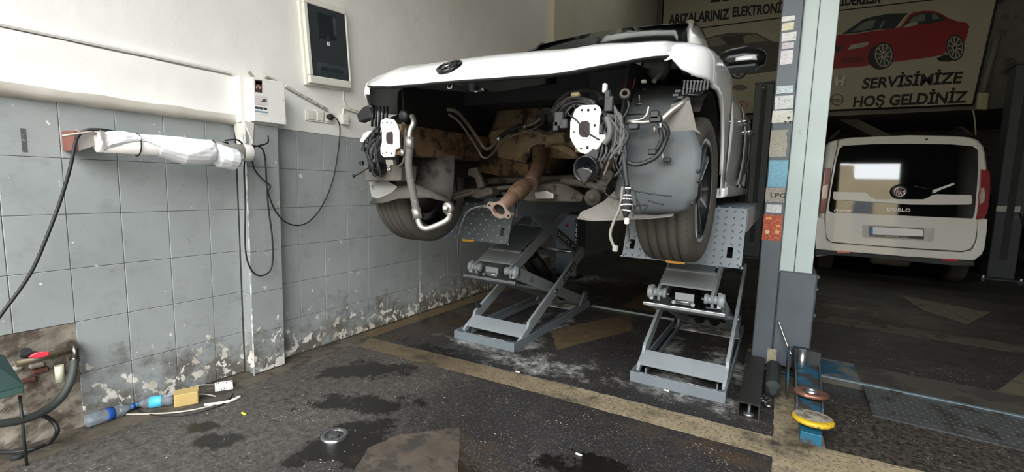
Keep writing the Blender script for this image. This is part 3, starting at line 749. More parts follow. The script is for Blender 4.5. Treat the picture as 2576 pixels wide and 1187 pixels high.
# ================================================================== far two-post lift
def far_post(x, y, label, extra):
    F_ = thing('lift_post', (x, y, 0), label, 'lift post', 'posts of two-post lifts')
    MT = mat('far_post_grey', '#4c5357', .45, .2, var=.1, dirt=('#6d6f70', .66, 3.))
    MB().bbox((x-.15, y-.14, .02), (x+.15, y+.14, 3.13), .01).build('column', MT, F_)
    MB().box((x-.16, y-.15, 3.13), (x+.16, y+.15, 3.16)).build('top_cap', MT, F_)
    MB().box((x-.24, y-.25, 0), (x+.24, y+.25, .02)).build('base_plate', MT, F_)
    MB().box((x-.04, y-.148, .3), (x+.04, y-.14, 3.1)).build('slot_cover', mat('slot_dark', '#2c2f31', .6), F_)
    for sx in (-1, 1): MB().lathe((x+sx*.2, y-.2, .02), (0, 0, 1), [(0, 0), (0, .02), (.03, .02), (.03, 0)], 6, False).build('anchor_bolt', ZINC, F_)
    if extra:
        MB().box((x-.15, y-.143, 1.02), (x+.10, y-.14, 1.10)).build('label_strip', mat('label_white', '#c8cac6', .5), F_)
        pb = MB().bbox((x+.16, y-.26, 1.35), (x+.42, y-.10, 2.0), .02).build('power_box', mat('power_box_beige', '#a59f8c', .5), F_)
        MB().bbox((x+.18, y-.24, .55), (x+.40, y-.06, 1.2), .02).build('oil_tank', BLACKP, F_)
        MB().tube(smooth_path([(x+.1, y-.15, 1.0), (x+.2, y-.2, .75), (x+.38, y-.26, .78), (x+.5, y-.2, 1.0)]), .012).build('hose', BLACKR, F_)
    else:
        MB().lathe((x-.02, y-.14, 3.05), (0, -1, 0), [(0, 0), (0, .02), (.012, .02), (.012, 0)], 10).build('bolt', ZINC, F_)
    return F_
far_post(-.40, 9.5, 'dark grey lift post half hidden behind the stickered post', False)
far_post(2.92, 9.6, 'dark green grey lift post right of the van with a beige box', True)
# ================================================================== WHITE CAR ON THE LIFTS
WHITE = mat('white_car_paint', '#f1f1f1', .22, 0., var=.015, coat=.8)
GLASSD = mat('dark_tinted_glass', '#141716', .06, 0., var=0, Specular_IOR_Level=.14)
BAY = mat('dark_engine_bay', '#151413', .8, var=.3, scale=8)
BAYG = mat('grimy_grey_bay', '#45423e', .7, .1, var=.25, dirt=('#2a2725', .5, 8.))
RUSTF = mat('rusty_floorpan', '#5f4a33', .75, .1, var=.3, scale=9, dirt=('#241a12', .49, 6.))
RUSTL = mat('tan_heat_shield', '#7d6b52', .6, .25, var=.22, scale=9, dirt=('#33271b', .50, 6.))
LINER = mat('grey_wheel_liner', '#4a4e50', .6, 0., var=.14, scale=7, dirt=('#585a5a', .52, 9.))
LINERD = mat('dusty_liner_edge', '#6f6b65', .8, 0., var=.12, dirt=('#5c5852', .55, 9.))
ALU = mat('dull_aluminium', '#a9a59d', .4, .8, var=.1, dirt=('#77716a', .6, 25.))
BRKT = mat('white_primer_bracket', '#e8e8e6', .4, 0., var=.03, dirt=('#a8a49d', .68, 16.))
TYRE = mat('dusty_tyre_rubber', '#4a4641', .8, 0., var=.14, scale=10, bump=.1)
BLKPL = mat('black_plastic', '#1d1e20', .45, 0., var=.1, dirt=('#47474a', .66, 14.))
CABLE = mat('cable_black', '#1c1c1d', .55, var=.05)
TAPE = mat('white_tape', '#d9d7d0', .6)
XC = -1.19
ROOFB = mat('black_gloss_roof', '#0e0f10', .15, var=0, coat=.5)
CAR = thing('car', (XC, 3.6, .95), 'white car raised on the scissor lifts with its front bumper and engine removed', 'car')
def cx_(o): return XC+o
# ---- bonnet
ZU = ([-1, -.75, -.5, -.25, 0, .25, .5, .6, .8, .92, 1], [1.732, 1.682, 1.648, 1.632, 1.626, 1.62, 1.622, 1.630, 1.664, 1.69, 1.70])
SS = [0, .012, .03, .06, .12, .2, .32, .5, .75, 1.0]
DC = [0, .026, .052, .084, .126, .162, .200, .236, .275, .315]
DE = [0, .016, .030, .048, .074, .096, .120, .143, .162, .180]
def bonnet(u, k):
    yf = 1.488+.275*abs(u)**2.5; yb = 2.80-.08*u*u
    s = SS[k]; y = yf+(yb-yf)*s
    wfrac = 1-abs(u)**3
    L = (yb-yf); d = lerp(DE[k], DC[k], wfrac)
    half = .80-.01*s
    z = table(u, *ZU)*(1-s)+ (1.70+.0*u)*s if False else table(u, *ZU)
    zb_adj = -.03*s*abs(u)*(1 if u < 0 else 0)
    crease = .010*math.exp(-((abs(u)-.62)/.10)**2)*min(1, s*6)
    return Vector((cx_(u*half), y-.012*(k == 0)*0, z+d+zb_adj+crease))
NU = 33
us = [-1+2*i/(NU-1) for i in range(NU)]
hood = MB().grid([[bonnet(u, k) for u in us] for k in range(len(SS))]).build('bonnet', WHITE, CAR, solid=.008, offset=-1)
# rolled lower lip and dark inner frame of the bonnet
rows = []
for k, (dy, dz) in enumerate(((.004, .001), (.012, -.006), (.03, -.004), (.08, .02), (.16, .06), (.30, .10))):
    rows.append([bonnet(u, 0)+Vector((-.02*u*k/5, dy, dz-.003)) for u in us])
MB().grid(rows).build('bonnet_inner_frame', BAY, hood, solid=.004)
# emblem: ring with interlocked strokes lying on the bonnet nose
def on_hood(x, t):
    u = (x-XC)/.80; s = t*(len(SS)-1); k = min(int(s), len(SS)-2); return bonnet(u, k).lerp(bonnet(u, k+1), s-k)
ec = (bonnet(.0, 3)+bonnet(.0, 2))/2+Vector((-.052, 0, .002))
ex = Vector((1, .01, .0)).normalized(); ey = (bonnet(0, 4)-bonnet(0, 1)).normalized(); en = ex.cross(ey)
if en.y > 0: en = -en
def emb(x, y, h=.004): return ec+ex*x+ey*y+en*h
R_ = .058
EM = mat('black_gloss_emblem', '#101012', .15, 0., var=0, coat=.5)
mb = MB()
ring = []
for i in range(37):
    a = 2*PI*i/36
    ring.append([emb(r*math.cos(a), r*math.sin(a), h) for r, h in ((R_, -.004), (R_, .006), (R_*.97, .009), (R_*.86, .009), (R_*.83, .006), (R_*.83, -.004))])
mb.grid(ring)
em = mb.build('emblem', EM, CAR)
def stroke(mb, a, b, wd=.0075, h=.008):
    a = Vector(a); b = Vector(b); d = (b-a).normalized(); n = Vector((-d.y, d.x))*wd/2
    q = [a+n, b+n, b-n, a-n]
    mb.add([emb(p.x, p.y, -.003) for p in q]+[emb(p.x, p.y, h) for p in q], [(3,2,1,0), (4,5,6,7), (0,1,5,4), (1,2,6,5), (2,3,7,6), (3,0,4,7)])
mb = MB(); k = R_*.86
stroke(mb, (-.36*k, .93*k), (0, .12*k)); stroke(mb, (.36*k, .93*k), (0, .12*k)); mb.build('letter_stroke', EM, em)
mb = MB(); stroke(mb, (-.82*k, .55*k), (-.36*k, -.90*k)); stroke(mb, (-.36*k, -.90*k), (0, -.08*k)); stroke(mb, (0, -.08*k), (.36*k, -.90*k)); stroke(mb, (.36*k, -.90*k), (.82*k, .55*k)); mb.build('letter_stroke', EM, em)
# striker loop and red catch under the nose
p = at(1132, 206, Y=1.53)
MB().tube(smooth_path([p+Vector((-.014, 0, .01)), p+Vector((-.010, 0, -.022)), p+Vector((0, 0, -.026)), p+Vector((.010, 0, -.022)), p+Vector((.012, 0, .01))]), .0035).build('bonnet_striker', STEEL, CAR)
MB().bbox(p+Vector((-.024, -.006, -.002)), p+Vector((.02, .02, .008)), .003).build('bonnet_catch', mat('red_catch', '#7a2328', .5), CAR)
# ---- wings
YF = [1.765, 1.80, 1.85, 1.90, 1.96, 2.03, 2.12, 2.2, 2.3, 2.4, 2.48, 2.53, 2.565, 2.585, 2.60, 2.68, 2.76]
ZL = [1.684, 1.652, 1.637, 1.633, 1.628, 1.622, 1.632, 1.636, 1.624, 1.575, 1.50, 1.43, 1.36, 1.29, 1.19, 1.185, 1.185]
def wing(s):
    rows = []
    N = 11
    for y, zl in zip(YF, ZL):
        t = (y-1.76)/(2.74-1.76); t = max(0, min(1, t))
        sq = max(0, min(1, (y-1.763)/(2.72-1.763)))
        zh = bonnet(s*1.0, 0).z+table(sq, SS, DE)-(.03*sq if s < 0 else 0)
        xo = .80-.01*sq; wmax = table(y, [1.76, 1.80, 1.85, 1.90, 1.96, 2.05], [.812, .836, .874, .906, .919, .92])
        row = []
        for k in range(N):
            v = (k/(N-1)); z = zh+(zl-zh)*v
            d = zh-z
            o = xo+(wmax-xo)*(1-math.exp(-d/.022)) if d > 0 else xo
            if z < 1.45 and y > 2.5: o -= .02*(1.45-z)
            flare = 0
            row.append(Vector((cx_(s*o), y, z)))
        rows.append(row)
    w_ = MB().grid(rows).build('wing', WHITE, CAR, solid=.006, offset=0)
    # folded arch lip
    lip = [[r[-1], r[-1]+Vector((-s*.012, 0, .003))] for r in rows[2:14]]
    MB().grid(lip).build('arch_lip', WHITE, w_, solid=.003)
    fr = [[r, r+Vector((-s*.03, .006, -.004))] for r in rows[0]]
    MB().grid(fr).build('front_flange', WHITE, w_, solid=.003)
    return rows
WR = wing(1); WL = wing(-1)
# ---- side of the body behind the wing: doors, sill, rear quarter
def side(s):
    ys = [2.765, 3.1, 3.5, 3.86]; 
    prof = [(.80, 1.885), (.845, 1.865), (.88, 1.80), (.905, 1.70), (.915, 1.60), (.912, 1.45), (.90, 1.33), (.892, 1.27), (.905, 1.255), (.90, 1.235), (.87, 1.20)]
    def stn(y):
        k = table(y, [2.76, 4.8, 6.05], [0, 0, .10]); up = table(y, [2.76, 4.5, 5.6, 6.05], [0, .05, .08, .06])
        return [Vector((cx_(s*(o-k)), y, z+up*(1 if i < 5 else 0))) for i, (o, z) in enumerate(prof)]
    d1 = MB().grid([stn(y) for y in (2.765, 3.0, 3.3, 3.6, 3.895)]).build('front_door', WHITE, CAR, solid=.005)
    d2 = MB().grid([stn(y) for y in (3.90, 4.1, 4.3, 4.5)]).build('rear_door', WHITE, CAR, solid=.005)
    for d, y in ((d1, 3.72), (d2, 4.36)):
        MB().tube(smooth_path([Vector((cx_(s*.912), y-.10, 1.70)), Vector((cx_(s*.945), y-.08, 1.705)), Vector((cx_(s*.948), y+.06, 1.705)), Vector((cx_(s*.914), y+.09, 1.70))]), .012).build('door_handle', mat('chrome_handle', '#d8dadc', .12, 1., var=0), d)
    ysq = [4.505, 4.56, 4.62, 4.7, 4.8, 4.9, 5.0, 5.1, 5.18, 5.24, 5.30, 5.6, 5.9, 6.05]
    rows = []
    for y in ysq:
        r = stn(y); dz = .37**2-(y-4.90)**2; zl = 1.22+math.sqrt(dz) if dz > 0 else 1.19
        rows.append([Vector((p.x, p.y, max(p.z, zl-.0005*i) if dz > 0 else p.z)) for i, p in enumerate(r)])
    MB().grid(rows).build('rear_quarter', WHITE, CAR, solid=.005)
    MB().prism([(cx_(s*.78), 2.62, 1.165), (cx_(s*.93), 2.62, 1.17), (cx_(s*.945), 2.66, 1.185), (cx_(s*.945), 4.5, 1.185), (cx_(s*.78), 4.5, 1.165)], (0, 0, .05)).build('sill_skirt', WHITE, CAR, bevel=.01)
    # greenhouse
    a0, a1 = Vector((cx_(s*.70), 2.75, 1.90)), Vector((cx_(s*.55), 3.36, 2.335))
    b0, b1 = Vector((cx_(s*.80), 2.92, 1.885)), Vector((cx_(s*.595), 3.48, 2.335))
    MB().add([a0, a0.lerp(a1, .5)+Vector((0, -.02, .035)), a1, b1, b0.lerp(b1, .5)+Vector((0, -.015, .03)), b0], [(0, 1, 4, 5), (1, 2, 3, 4)], True).build('windscreen_pillar', WHITE if s > 0 else BLKPL, CAR, solid=.03)
    rl = [Vector((cx_(s*.565), 3.36, 2.335)), Vector((cx_(s*.575), 3.7, 2.37)), Vector((cx_(s*.57), 4.3, 2.355)), Vector((cx_(s*.55), 4.9, 2.26)), Vector((cx_(s*.62), 5.5, 2.02))]
    MB().tube(smooth_path(rl), .028).build('roof_rail', ROOFB, CAR)
    gl = [b0, Vector((cx_(s*.80), 4.5, 1.93)), Vector((cx_(s*.79), 5.2, 1.95)), Vector((cx_(s*.565), 4.9, 2.25)), Vector((cx_(s*.585), 4.3, 2.34)), Vector((cx_(s*.59), 3.7, 2.355)), b1]
    MB().add(gl, [tuple(range(7))]).build('side_glass', GLASSD, CAR, solid=.006)
side(1); side(-1)
# windscreen and roof
rows = []
for k in range(7):
    t = k/6; y0, y1 = 2.80, 3.33; row = []
    for i in range(13):
        u = -1+2*i/12; half = lerp(.72, .555, t)
        yy = lerp(2.80, 3.30, t)-(.0)*0 - .0+(-.03+.09*u*u)*(1-.4*t)
        zz = lerp(1.905, 2.345, t)+.02*math.sin(PI*t)-.035*u*u*(1-.3*t)
        row.append(Vector((cx_(u*half), yy, zz)))
    rows.append(row)
ws = MB().grid(rows).build('windscreen', GLASSD, CAR, solid=.006)
MB().tube([Vector((cx_(-.5), 2.775, 1.93)), Vector((cx_(-.1), 2.85, 1.99)), Vector((cx_(.35), 2.80, 1.95))], .008).build('wiper', BLKPL, CAR)
rows = []
for y, zc, hw in ((3.28, 2.342, .565), (3.5, 2.385, .575), (3.8, 2.405, .58), (4.3, 2.395, .575), (4.8, 2.32, .555), (5.3, 2.12, .60), (5.6, 2.01, .68), (6.05, 1.97, .70)):
    rows.append([Vector((cx_(u*hw), y, zc-.03*u*u)) for u in [-1+2*i/10 for i in range(11)]])
MB().grid(rows).build('roof', ROOFB, CAR, solid=.006)
MB().box((cx_(-.80), 6.04, 1.3), (cx_(.80), 6.10, 2.0)).build('rear_panel', WHITE, CAR, bevel=.02)
MB().box((cx_(-.84), 2.70, 1.16), (cx_(.84), 6.0, 1.20)).build('underbody', BAY, CAR)
# ---- door mirrors
def mirror(s):
    c = Vector((cx_(s*.94), 2.86, 1.93))
    rows = []
    prof = [(-.112, .030, .034), (-.105, .05, .052), (-.055, .064, .060), (.02, .068, .062), (.085, .060, .052), (.115, .036, .036), (.124, .012, .016)]
    for (dx, hy, hz) in prof:
        rows.append([c+Vector((s*dx, hy*math.cos(a*PI/8)*.9+.01*dx, hz*math.sin(a*PI/8)+.012*(1-abs(dx)/.1))) for a in range(16)])
    m_ = MB().grid(rows, wrap=True).add(rows[0], [tuple(range(16))]).add(rows[-1], [tuple(range(16))]).build('door_mirror', mat('black_gloss_mirror', '#0a0b0c', .22, var=0, Specular_IOR_Level=.3), CAR)
    MB().bbox(c+Vector((-.17 if s > 0 else -.09, -.045, -.062)), c+Vector((.09 if s > 0 else .17, .05, -.022)), .015).build('mirror_foot', mat('matt_black_mirror_foot', '#1f2526', .55, var=.05), m_)
    mb = MB(); st = []
    for k in range(8):
        t = k/7; x = lerp(-.02, .106, t); y = -.062+.06*max(0, t-.55)**1.3*2.2; st.append([c+Vector((s*x, y-.004, .002+.006*t)), c+Vector((s*x, y-.006, -.020+.010*(t > .9))),])
    mb.grid(st).build('turn_signal', mat('clear_indicator_lens', '#d8dbdc', .15, .3, var=.05), m_, solid=.008)
mirror(1); mirror(-1)
# ---- wheels
RIM = mat('dark_machined_rim', '#55575a', .3, .85, var=.05)
RIMB = mat('black_rim_barrel', '#17181a', .4, .5, var=.1)
def wheel(s, yc, zc, steer=0., name='wheel', xo=None):
    xo_ = cx_(s*.905) if xo is None else xo                    # outer sidewall plane
    W = .245; R = .328; r0 = .232
    c = Vector((xo_-s*W/2, yc, zc)); ax = Vector((s*math.cos(steer), math.sin(steer), 0)).normalized()
    prof = [(-.100, r0-.006), (-.112, r0+.012), (-.1225, r0+.045), (-.116, R-.030), (-.104, R-.010), (-.092, R-.0035)]
    gx = [-.06, -.022, .022, .06]
    for g in gx: prof += [(g-.0055, R), (g-.004, R-.008), (g+.004, R-.008), (g+.0055, R)]
    prof += [(.092, R-.0035), (.104, R-.010), (.116, R-.030), (.1225, r0+.045), (.112, r0+.012), (.100, r0-.006)]
    ty = MB().lathe(c, ax, prof, 64).build('tyre', TYRE, CAR)
    # lateral sipes on the shoulders
    u = ax.orthogonal().normalized(); q = ax.cross(u); mb = MB()
    for i in range(72):
        a = 2*PI*i/72; d = u*math.cos(a)+q*math.sin(a); t = -u*math.sin(a)+q*math.cos(a)
        for sg in (-1, 1):
            p0 = c+ax*(sg*.066)+d*(R-.0005); p1 = c+ax*(sg*.104)+d*(R-.0085)
            wv = t*.0016
            mb.add([p0-wv, p0+wv, p1+wv, p1-wv, (p0+p1)/2+d*.0012+ax*sg*.001], [(0,1,4), (1,2,4), (2,3,4), (3,0,4)])
    tag(mb.build('tread_sipes', mat('sipe_dark', '#24221f', .9), ty), kind='stuff')
    rim = MB().lathe(c, ax, [(-.105, r0-.004), (-.10, r0-.02), (.0, r0-.045), (.085, r0-.030), (.098, r0-.020), (.106, r0-.012), (.108, r0-.002), (.103, r0+.004)], 48).build('rim', RIMB, CAR)
    MB().lathe(c, ax, [(.100, r0+.003), (.108, r0+.001), (.109, r0-.010), (.103, r0-.016)], 48).build('rim_edge', mat('machined_edge', '#b9bbbe', .25, .9, var=0), rim)
    hub = MB().lathe(c, ax, [(.02, .07), (.075, .068), (.085, .06), (.088, .034), (.094, .032), (.096, 0)], 24).build('hub_cap', RIM, rim)
    for i in range(5):
        for sg in (-1, 1):
            a = 2*PI*i/5+.3; d = u*math.cos(a)+q*math.sin(a); t = -u*math.sin(a)+q*math.cos(a)
            a2 = a+sg*.24; d2 = u*math.cos(a2)+q*math.sin(a2)
            p0 = c+d*.045+t*sg*.014+ax*.082; p1 = c+d2*(r0-.018)+ax*.098
            sd = (p1-p0).normalized(); w_ = sd.cross(ax).normalized()*.0085
            MB().add([p0-w_, p0+w_, p1+w_*.8, p1-w_*.8, p0-w_*1.2-ax*.03, p0+w_*1.2-ax*.03, p1+w_-ax*.03, p1-w_-ax*.03], [(0,1,2,3), (7,6,5,4), (0,4,5,1), (1,5,6,2), (2,6,7,3), (3,7,4,0)]).build('spoke', RIM if sg > 0 else mat('machined_edge', '#b9bbbe', .25, .9, var=0), rim)
    MB().lathe(c, ax, [(-.02, 0), (-.02, .155), (.006, .155), (.006, .07), (.02, .065), (.02, 0)], 36).build('brake_disc', mat('brake_disc_steel', '#6f6a66', .4, .8), rim)
wheel(1, 2.20, 1.205, steer=-.03); wheel(-1, 2.20, 1.170, steer=-.02)
wheel(1, 4.90, 1.22); wheel(-1, 4.90, 1.22)
# ---- wheel liners (front halves)
def ruled(name, left, right, m, parent, n=9, solid=.004, bulge=None):
    L = [at(x, y, Y=d) for x, y, d in left]; R2 = [at(x, y, Y=d) for x, y, d in right]
    rows = []
    for a, b in zip(L, R2): rows.append([a.lerp(b, k/n)+(Vector((0, bulge*math.sin(PI*k/n), 0)) if bulge else Vector((0, 0, 0))) for k in range(n+1)])
    return MB().grid(rows).build(name, m, parent, solid=solid)
ln = ruled('wheel_liner', [(1585, 215, 2.02), (1578, 260, 1.96), (1570, 320, 1.86), (1562, 380, 1.81), (1556, 440, 1.795), (1545, 490, 1.80), (1570, 520, 1.81), (1600, 543, 1.83)],
      [(1712, 215, 2.02), (1724, 262, 1.93), (1742, 318, 1.85), (1766, 378, 1.80), (1760, 440, 1.78), (1754, 492, 1.785), (1735, 524, 1.80), (1692, 540, 1.82)], LINER, CAR)
# torn piece on top and dusty folded apron below
MB().prism([at(x, y, Y=1.84) for x, y in ((1672, 300), (1690, 262), (1735, 252), (1747, 300), (1752, 325), (1766, 338), (1750, 330), (1735, 338), (1700, 352), (1683, 336))], (0, .006, 0)).build('torn_liner_edge', LINERD, ln)
ap = [[at(1546, 480, Y=1.80), at(1568, 510, Y=1.815), at(1600, 538, Y=1.83), at(1650, 540, Y=1.83), at(1695, 537, Y=1.82)],
      [at(1520, 505, Y=1.78), at(1545, 530, Y=1.79), at(1590, 547, Y=1.80), at(1650, 546, Y=1.80), at(1695, 541, Y=1.80)],
      [at(1490, 522, Y=1.76), at(1520, 545, Y=1.76), at(1575, 551, Y=1.77), at(1640, 548, Y=1.785), at(1692, 543, Y=1.79)],
      [at(1462, 533, Y=1.74), at(1500, 552, Y=1.74), at(1560, 553, Y=1.75), at(1630, 549.5, Y=1.775), at(1688, 544, Y=1.785)],
      [at(1451, 551, Y=1.73), at(1490, 556, Y=1.73), at(1550, 554, Y=1.745), at(1625, 550.5, Y=1.77), at(1685, 545, Y=1.78)]]
MB().grid(ap).build('liner_apron', LINERD, CAR, solid=.004)
for px, py in ((1757, 430), (1758, 455), (1741, 512)): 
    p = at(px, py, Y=1.775); MB().lathe(p, (0, -1, 0), [(0, 0), (0, .007), (.005, .006), (.005, 0)], 10).build('clip', BLKPL, ln)
# inner wheel arches (dark shells behind)
for s in (1, -1):
    rows = []
    for k in range(15):
        a = math.radians(-15+k*15); rows.append([Vector((cx_(s*o), 2.2-.42*math.cos(a), 1.2+.44*math.sin(a))) for o in (.60, .75, .895)])
    MB().grid(rows[4:]).build('arch_shell', BAY, CAR, solid=.004)
    MB().add([Vector((cx_(s*.58), 1.85, 1.25)), Vector((cx_(s*.58), 2.7, 1.25)), Vector((cx_(s*.58), 2.75, 1.84)), Vector((cx_(s*.62), 1.85, 1.72))], [(0, 1, 2, 3)]).build('inner_wing', BAY, CAR, solid=.01)
# left side liner: dusty curled sheet over the tyre
L1 = [[at(935, 468, Y=1.90), at(985, 470, Y=1.86), at(1040, 462, Y=1.85), at(1085, 478, Y=1.88), at(1125, 495, Y=1.94)],
      [at(935, 488, Y=1.88), at(985, 486, Y=1.84), at(1040, 476, Y=1.83), at(1085, 486, Y=1.86), at(1128, 500, Y=1.93)],
      [at(938, 500, Y=1.86), at(985, 497, Y=1.82), at(1040, 486, Y=1.81), at(1085, 492, Y=1.85), at(1130, 505, Y=1.92)],
      [at(930, 512, Y=1.83), at(965, 510, Y=1.80), at(1000, 500, Y=1.79), at(1075, 497, Y=1.84), at(1133, 510, Y=1.91)]]
MB().grid(L1).build('liner_apron', mat('dusty_left_liner', '#524d47', .8, var=.2, scale=7, dirt=('#3a3733', .52, 7.)), CAR, solid=.004)
rows = [[at(1010, 385, Y=1.96), at(1075, 388, Y=1.97), at(1143, 390, Y=2.0)], [at(1010, 425, Y=1.94), at(1075, 428, Y=1.95), at(1143, 430, Y=1.99)], [at(1010, 465, Y=1.92), at(1078, 470, Y=1.94), at(1140, 475, Y=1.98)], [at(1012, 490, Y=1.91), at(1080, 496, Y=1.93), at(1133, 508, Y=1.97)]]
MB().grid(rows).build('splash_shield', mat('oily_shield', '#35312c', .65, var=.2, scale=6, dirt=('#1e1b18', .55, 9.)), CAR, solid=.004)
MB().prism([at(x, y, Y=1.78) for x, y in ((916, 418), (1010, 415), (1008, 455), (918, 455))], (0, .12, .0)).build('washer_bottle', mat('grey_brown_bottle', '#5c5751', .7, var=.2), CAR, bevel=.006)
MB().prism([at(x, y, Y=1.84) for x, y in ((928, 458), (975, 456), (1000, 470), (985, 485), (950, 500), (935, 495))], (0, .02, 0)).build('liner_tab', mat('pale_grey_plastic', '#8b8a87', .6, dirt=('#5b5853', .56, 12.)), CAR)
# ---- longitudinal rails and white crash brackets
for s in (1, -1):
    x = cx_(s*.52)
    MB().prism([(x-.05, 1.69, 1.345), (x+.05, 1.69, 1.345), (x+.05, 1.69, 1.50), (x-.05, 1.69, 1.50)], (0, .95, .02)).build('frame_rail', RUSTF, CAR, bevel=.006)
def bracket(px, outline, holes, slot, name='crash_bracket'):
    Y = 1.675
    pts = [at(x, y, Y=Y) for x, y in outline]
    b_ = MB().prism(pts, (0, .012, 0)).build(name, BRKT, CAR, bevel=.004)
    for (x, y, r) in holes:
        p = at(x, y, Y=Y); MB().lathe(p, (0, -1, 0), [(-.004, 0), (-.004, r), (.0012, r), (.0012, 0)], 12).build('bolt_hole', BLACKP, b_)
    so = [at(x, y, Y=Y) for x, y in slot]
    MB().prism(so, (0, -.0012, 0)).build('opening', mat('slot_shadow_brown', '#2e2320', .8), b_)
    c = sum(so, Vector())/len(so); rim = [c+(p-c)*1.28 for p in so]
    mb = MB(); n = len(so)
    mb.grid([[p+Vector((0, -.001, 0)) for p in rim]+[rim[0]+Vector((0, -.001, 0))], [c+(p-c)*1.15+Vector((0, -.007, 0)) for p in so]+[c+(so[0]-c)*1.15+Vector((0, -.007, 0))], [p+Vector((0, -.002, 0)) for p in so]+[so[0]+Vector((0, -.002, 0))]])
    mb.build('opening_rim', BRKT, b_)
    return b_
bL = bracket(980, [(957, 303), (968, 297), (988, 299), (996, 310), (1003, 330), (1004, 372), (993, 378), (991, 394), (965, 396), (957, 388), (956, 372), (960, 358), (960, 330), (956, 318)],
        [(963, 309, .004), (974, 308, .0045), (984, 309, .0045), (963, 386, .004), (973, 384, .0045), (985, 386, .004)], [(974, 333), (987, 331), (990, 338), (990, 360), (986, 364), (975, 361), (972, 354), (972, 339)])
bR = bracket(1470, [(1446, 275), (1462, 264), (1500, 263), (1509, 270), (1513, 284), (1508, 292), (1506, 340), (1512, 362), (1500, 378), (1472, 388), (1455, 382), (1440, 360), (1433, 345), (1434, 306)],
        [(1464, 277, .0045), (1480, 277, .0055), (1497, 275, .0045), (1462, 374, .0045), (1478, 371, .006), (1444, 332, .003), (1496, 315, .005)], [(1463, 306), (1478, 304), (1484, 310), (1484, 338), (1478, 346), (1464, 345), (1457, 338), (1457, 314)])
# ---- bulkhead, tunnel, floor pan
MB().add([Vector((cx_(-.62), 2.74, 1.45)), Vector((cx_(.62), 2.74, 1.45)), Vector((cx_(.66), 2.74, 1.89)), Vector((cx_(-.66), 2.74, 1.89))], [(0, 1, 2, 3)]).build('bulkhead', BAY, CAR, solid=.01)
MB().box((cx_(-.60), 2.36, 1.70), (cx_(.60), 2.74, 1.78)).build('scuttle_tray', BAY, CAR)
pan = ruled('bulkhead_panel', [(1210, 388, 2.62), (1245, 300, 2.60), (1258, 262, 2.60)], [(1450, 400, 2.5), (1440, 330, 2.52), (1405, 258, 2.58)], RUSTL, CAR, n=12, solid=.006)
MB().prism([at(x, y, Y=2.50) for x, y in ((1196, 402), (1235, 330), (1290, 318), (1352, 330), (1445, 332), (1452, 402), (1395, 372), (1350, 363), (1334, 372), (1330, 395), (1318, 417), (1250, 417))], (0, .02, 0)).build('heat_shield', RUSTL, CAR, bevel=.004)
# tunnel mouth
tun = []
for k in range(13):
    a = PI*k/12; tun.append([Vector((cx_(.02-.17*math.cos(a)), 2.46, 1.30+.16*math.sin(a))), Vector((cx_(.02-.17*math.cos(a)), 3.2, 1.28+.16*math.sin(a)))])
MB().grid(tun).build('tunnel', RUSTF, CAR, solid=.006)
MB().prism([Vector((cx_(-.60), 2.50, 1.42)), Vector((cx_(-.17), 2.48, 1.34)), Vector((cx_(-.17), 2.48, 1.24)), Vector((cx_(-.62), 2.50, 1.30))], (0, .06, .02)).build('floor_member', RUSTF, CAR)
MB().prism([Vector((cx_(.60), 2.50, 1.42)), Vector((cx_(.21), 2.48, 1.34)), Vector((cx_(.21), 2.48, 1.24)), Vector((cx_(.62), 2.50, 1.30))], (0, .06, .02)).build('floor_member', RUSTF, CAR)
MB().lathe(at(1376, 302, Y=2.52), (0, -1, 0), [(0, .075), (.012, .075), (.016, .070), (.012, .062), (0, .06), (-.01, 0)], 24).build('expansion_valve_seat', BAYG, CAR)
for (px, py) in ((1278, 275), (1331, 272)):
    MB().lathe(at(px, py, Y=2.575), (0, -1, 0), [(0, 0), (0, .009), (.004, .009), (.004, 0)], 12).build('hole', BLACKP, CAR)
# dark blocks high in the bay: brake servo, air box, scuttle panel, fuse box
MB().prism([at(x, y, Y=2.35) for x, y in ((1200, 195), (1262, 197), (1372, 195), (1372, 210), (1290, 225), (1240, 232), (1205, 218))], (0, .2, 0)).build('scuttle_panel', mat('dull_grey_panel', '#4a4845', .7, .1, var=.2), CAR)
MB().lathe(at(1040, 265, Y=2.2), (0, -1, 0), [(0, 0), (0, .10), (.04, .11), (.08, .09), (.1, 0)], 24).build('damper_top', BAY, CAR)
MB().bbox(at(1395, 235, Y=2.35), at(1395, 235, Y=2.35)+Vector((.22, .2, .16)), .02).build('air_box', BAY, CAR)
MB().bbox(Vector((cx_(.30), 2.2, 1.62)), Vector((cx_(.56), 2.5, 1.80)), .02).build('battery_tray', BLKPL, CAR)
MB().prism([at(x, y, Y=2.0) for x, y in ((1578, 255), (1620, 222), (1636, 232), (1632, 268), (1622, 302), (1580, 305))], (0, .03, 0)).build('inner_wing_panel', mat('tan_grey_panel', '#7a7063', .7, var=.15, dirt=('#55504a', .55, 9.)), CAR)
MB().lathe(at(1672, 170, Y=1.98), Vector((-.7, -.7, .1)), [(0, 0), (0, .05), (.03, .055), (.06, .04), (.06, .02), (.10, .018), (.10, 0)], 18).build('washer_motor', BAYG, CAR)
cable('motor_arm', [at(1645, 205, Y=1.9), at(1655, 190, Y=1.92), at(1672, 172, Y=1.95)], .010, ALU, CAR)
MB().bbox(at(1620, 205, Y=1.89)-Vector((.01, .01, .006)), at(1620, 205, Y=1.89)+Vector((.01, .01, .006)), .002).build('plug', TAPE, CAR)
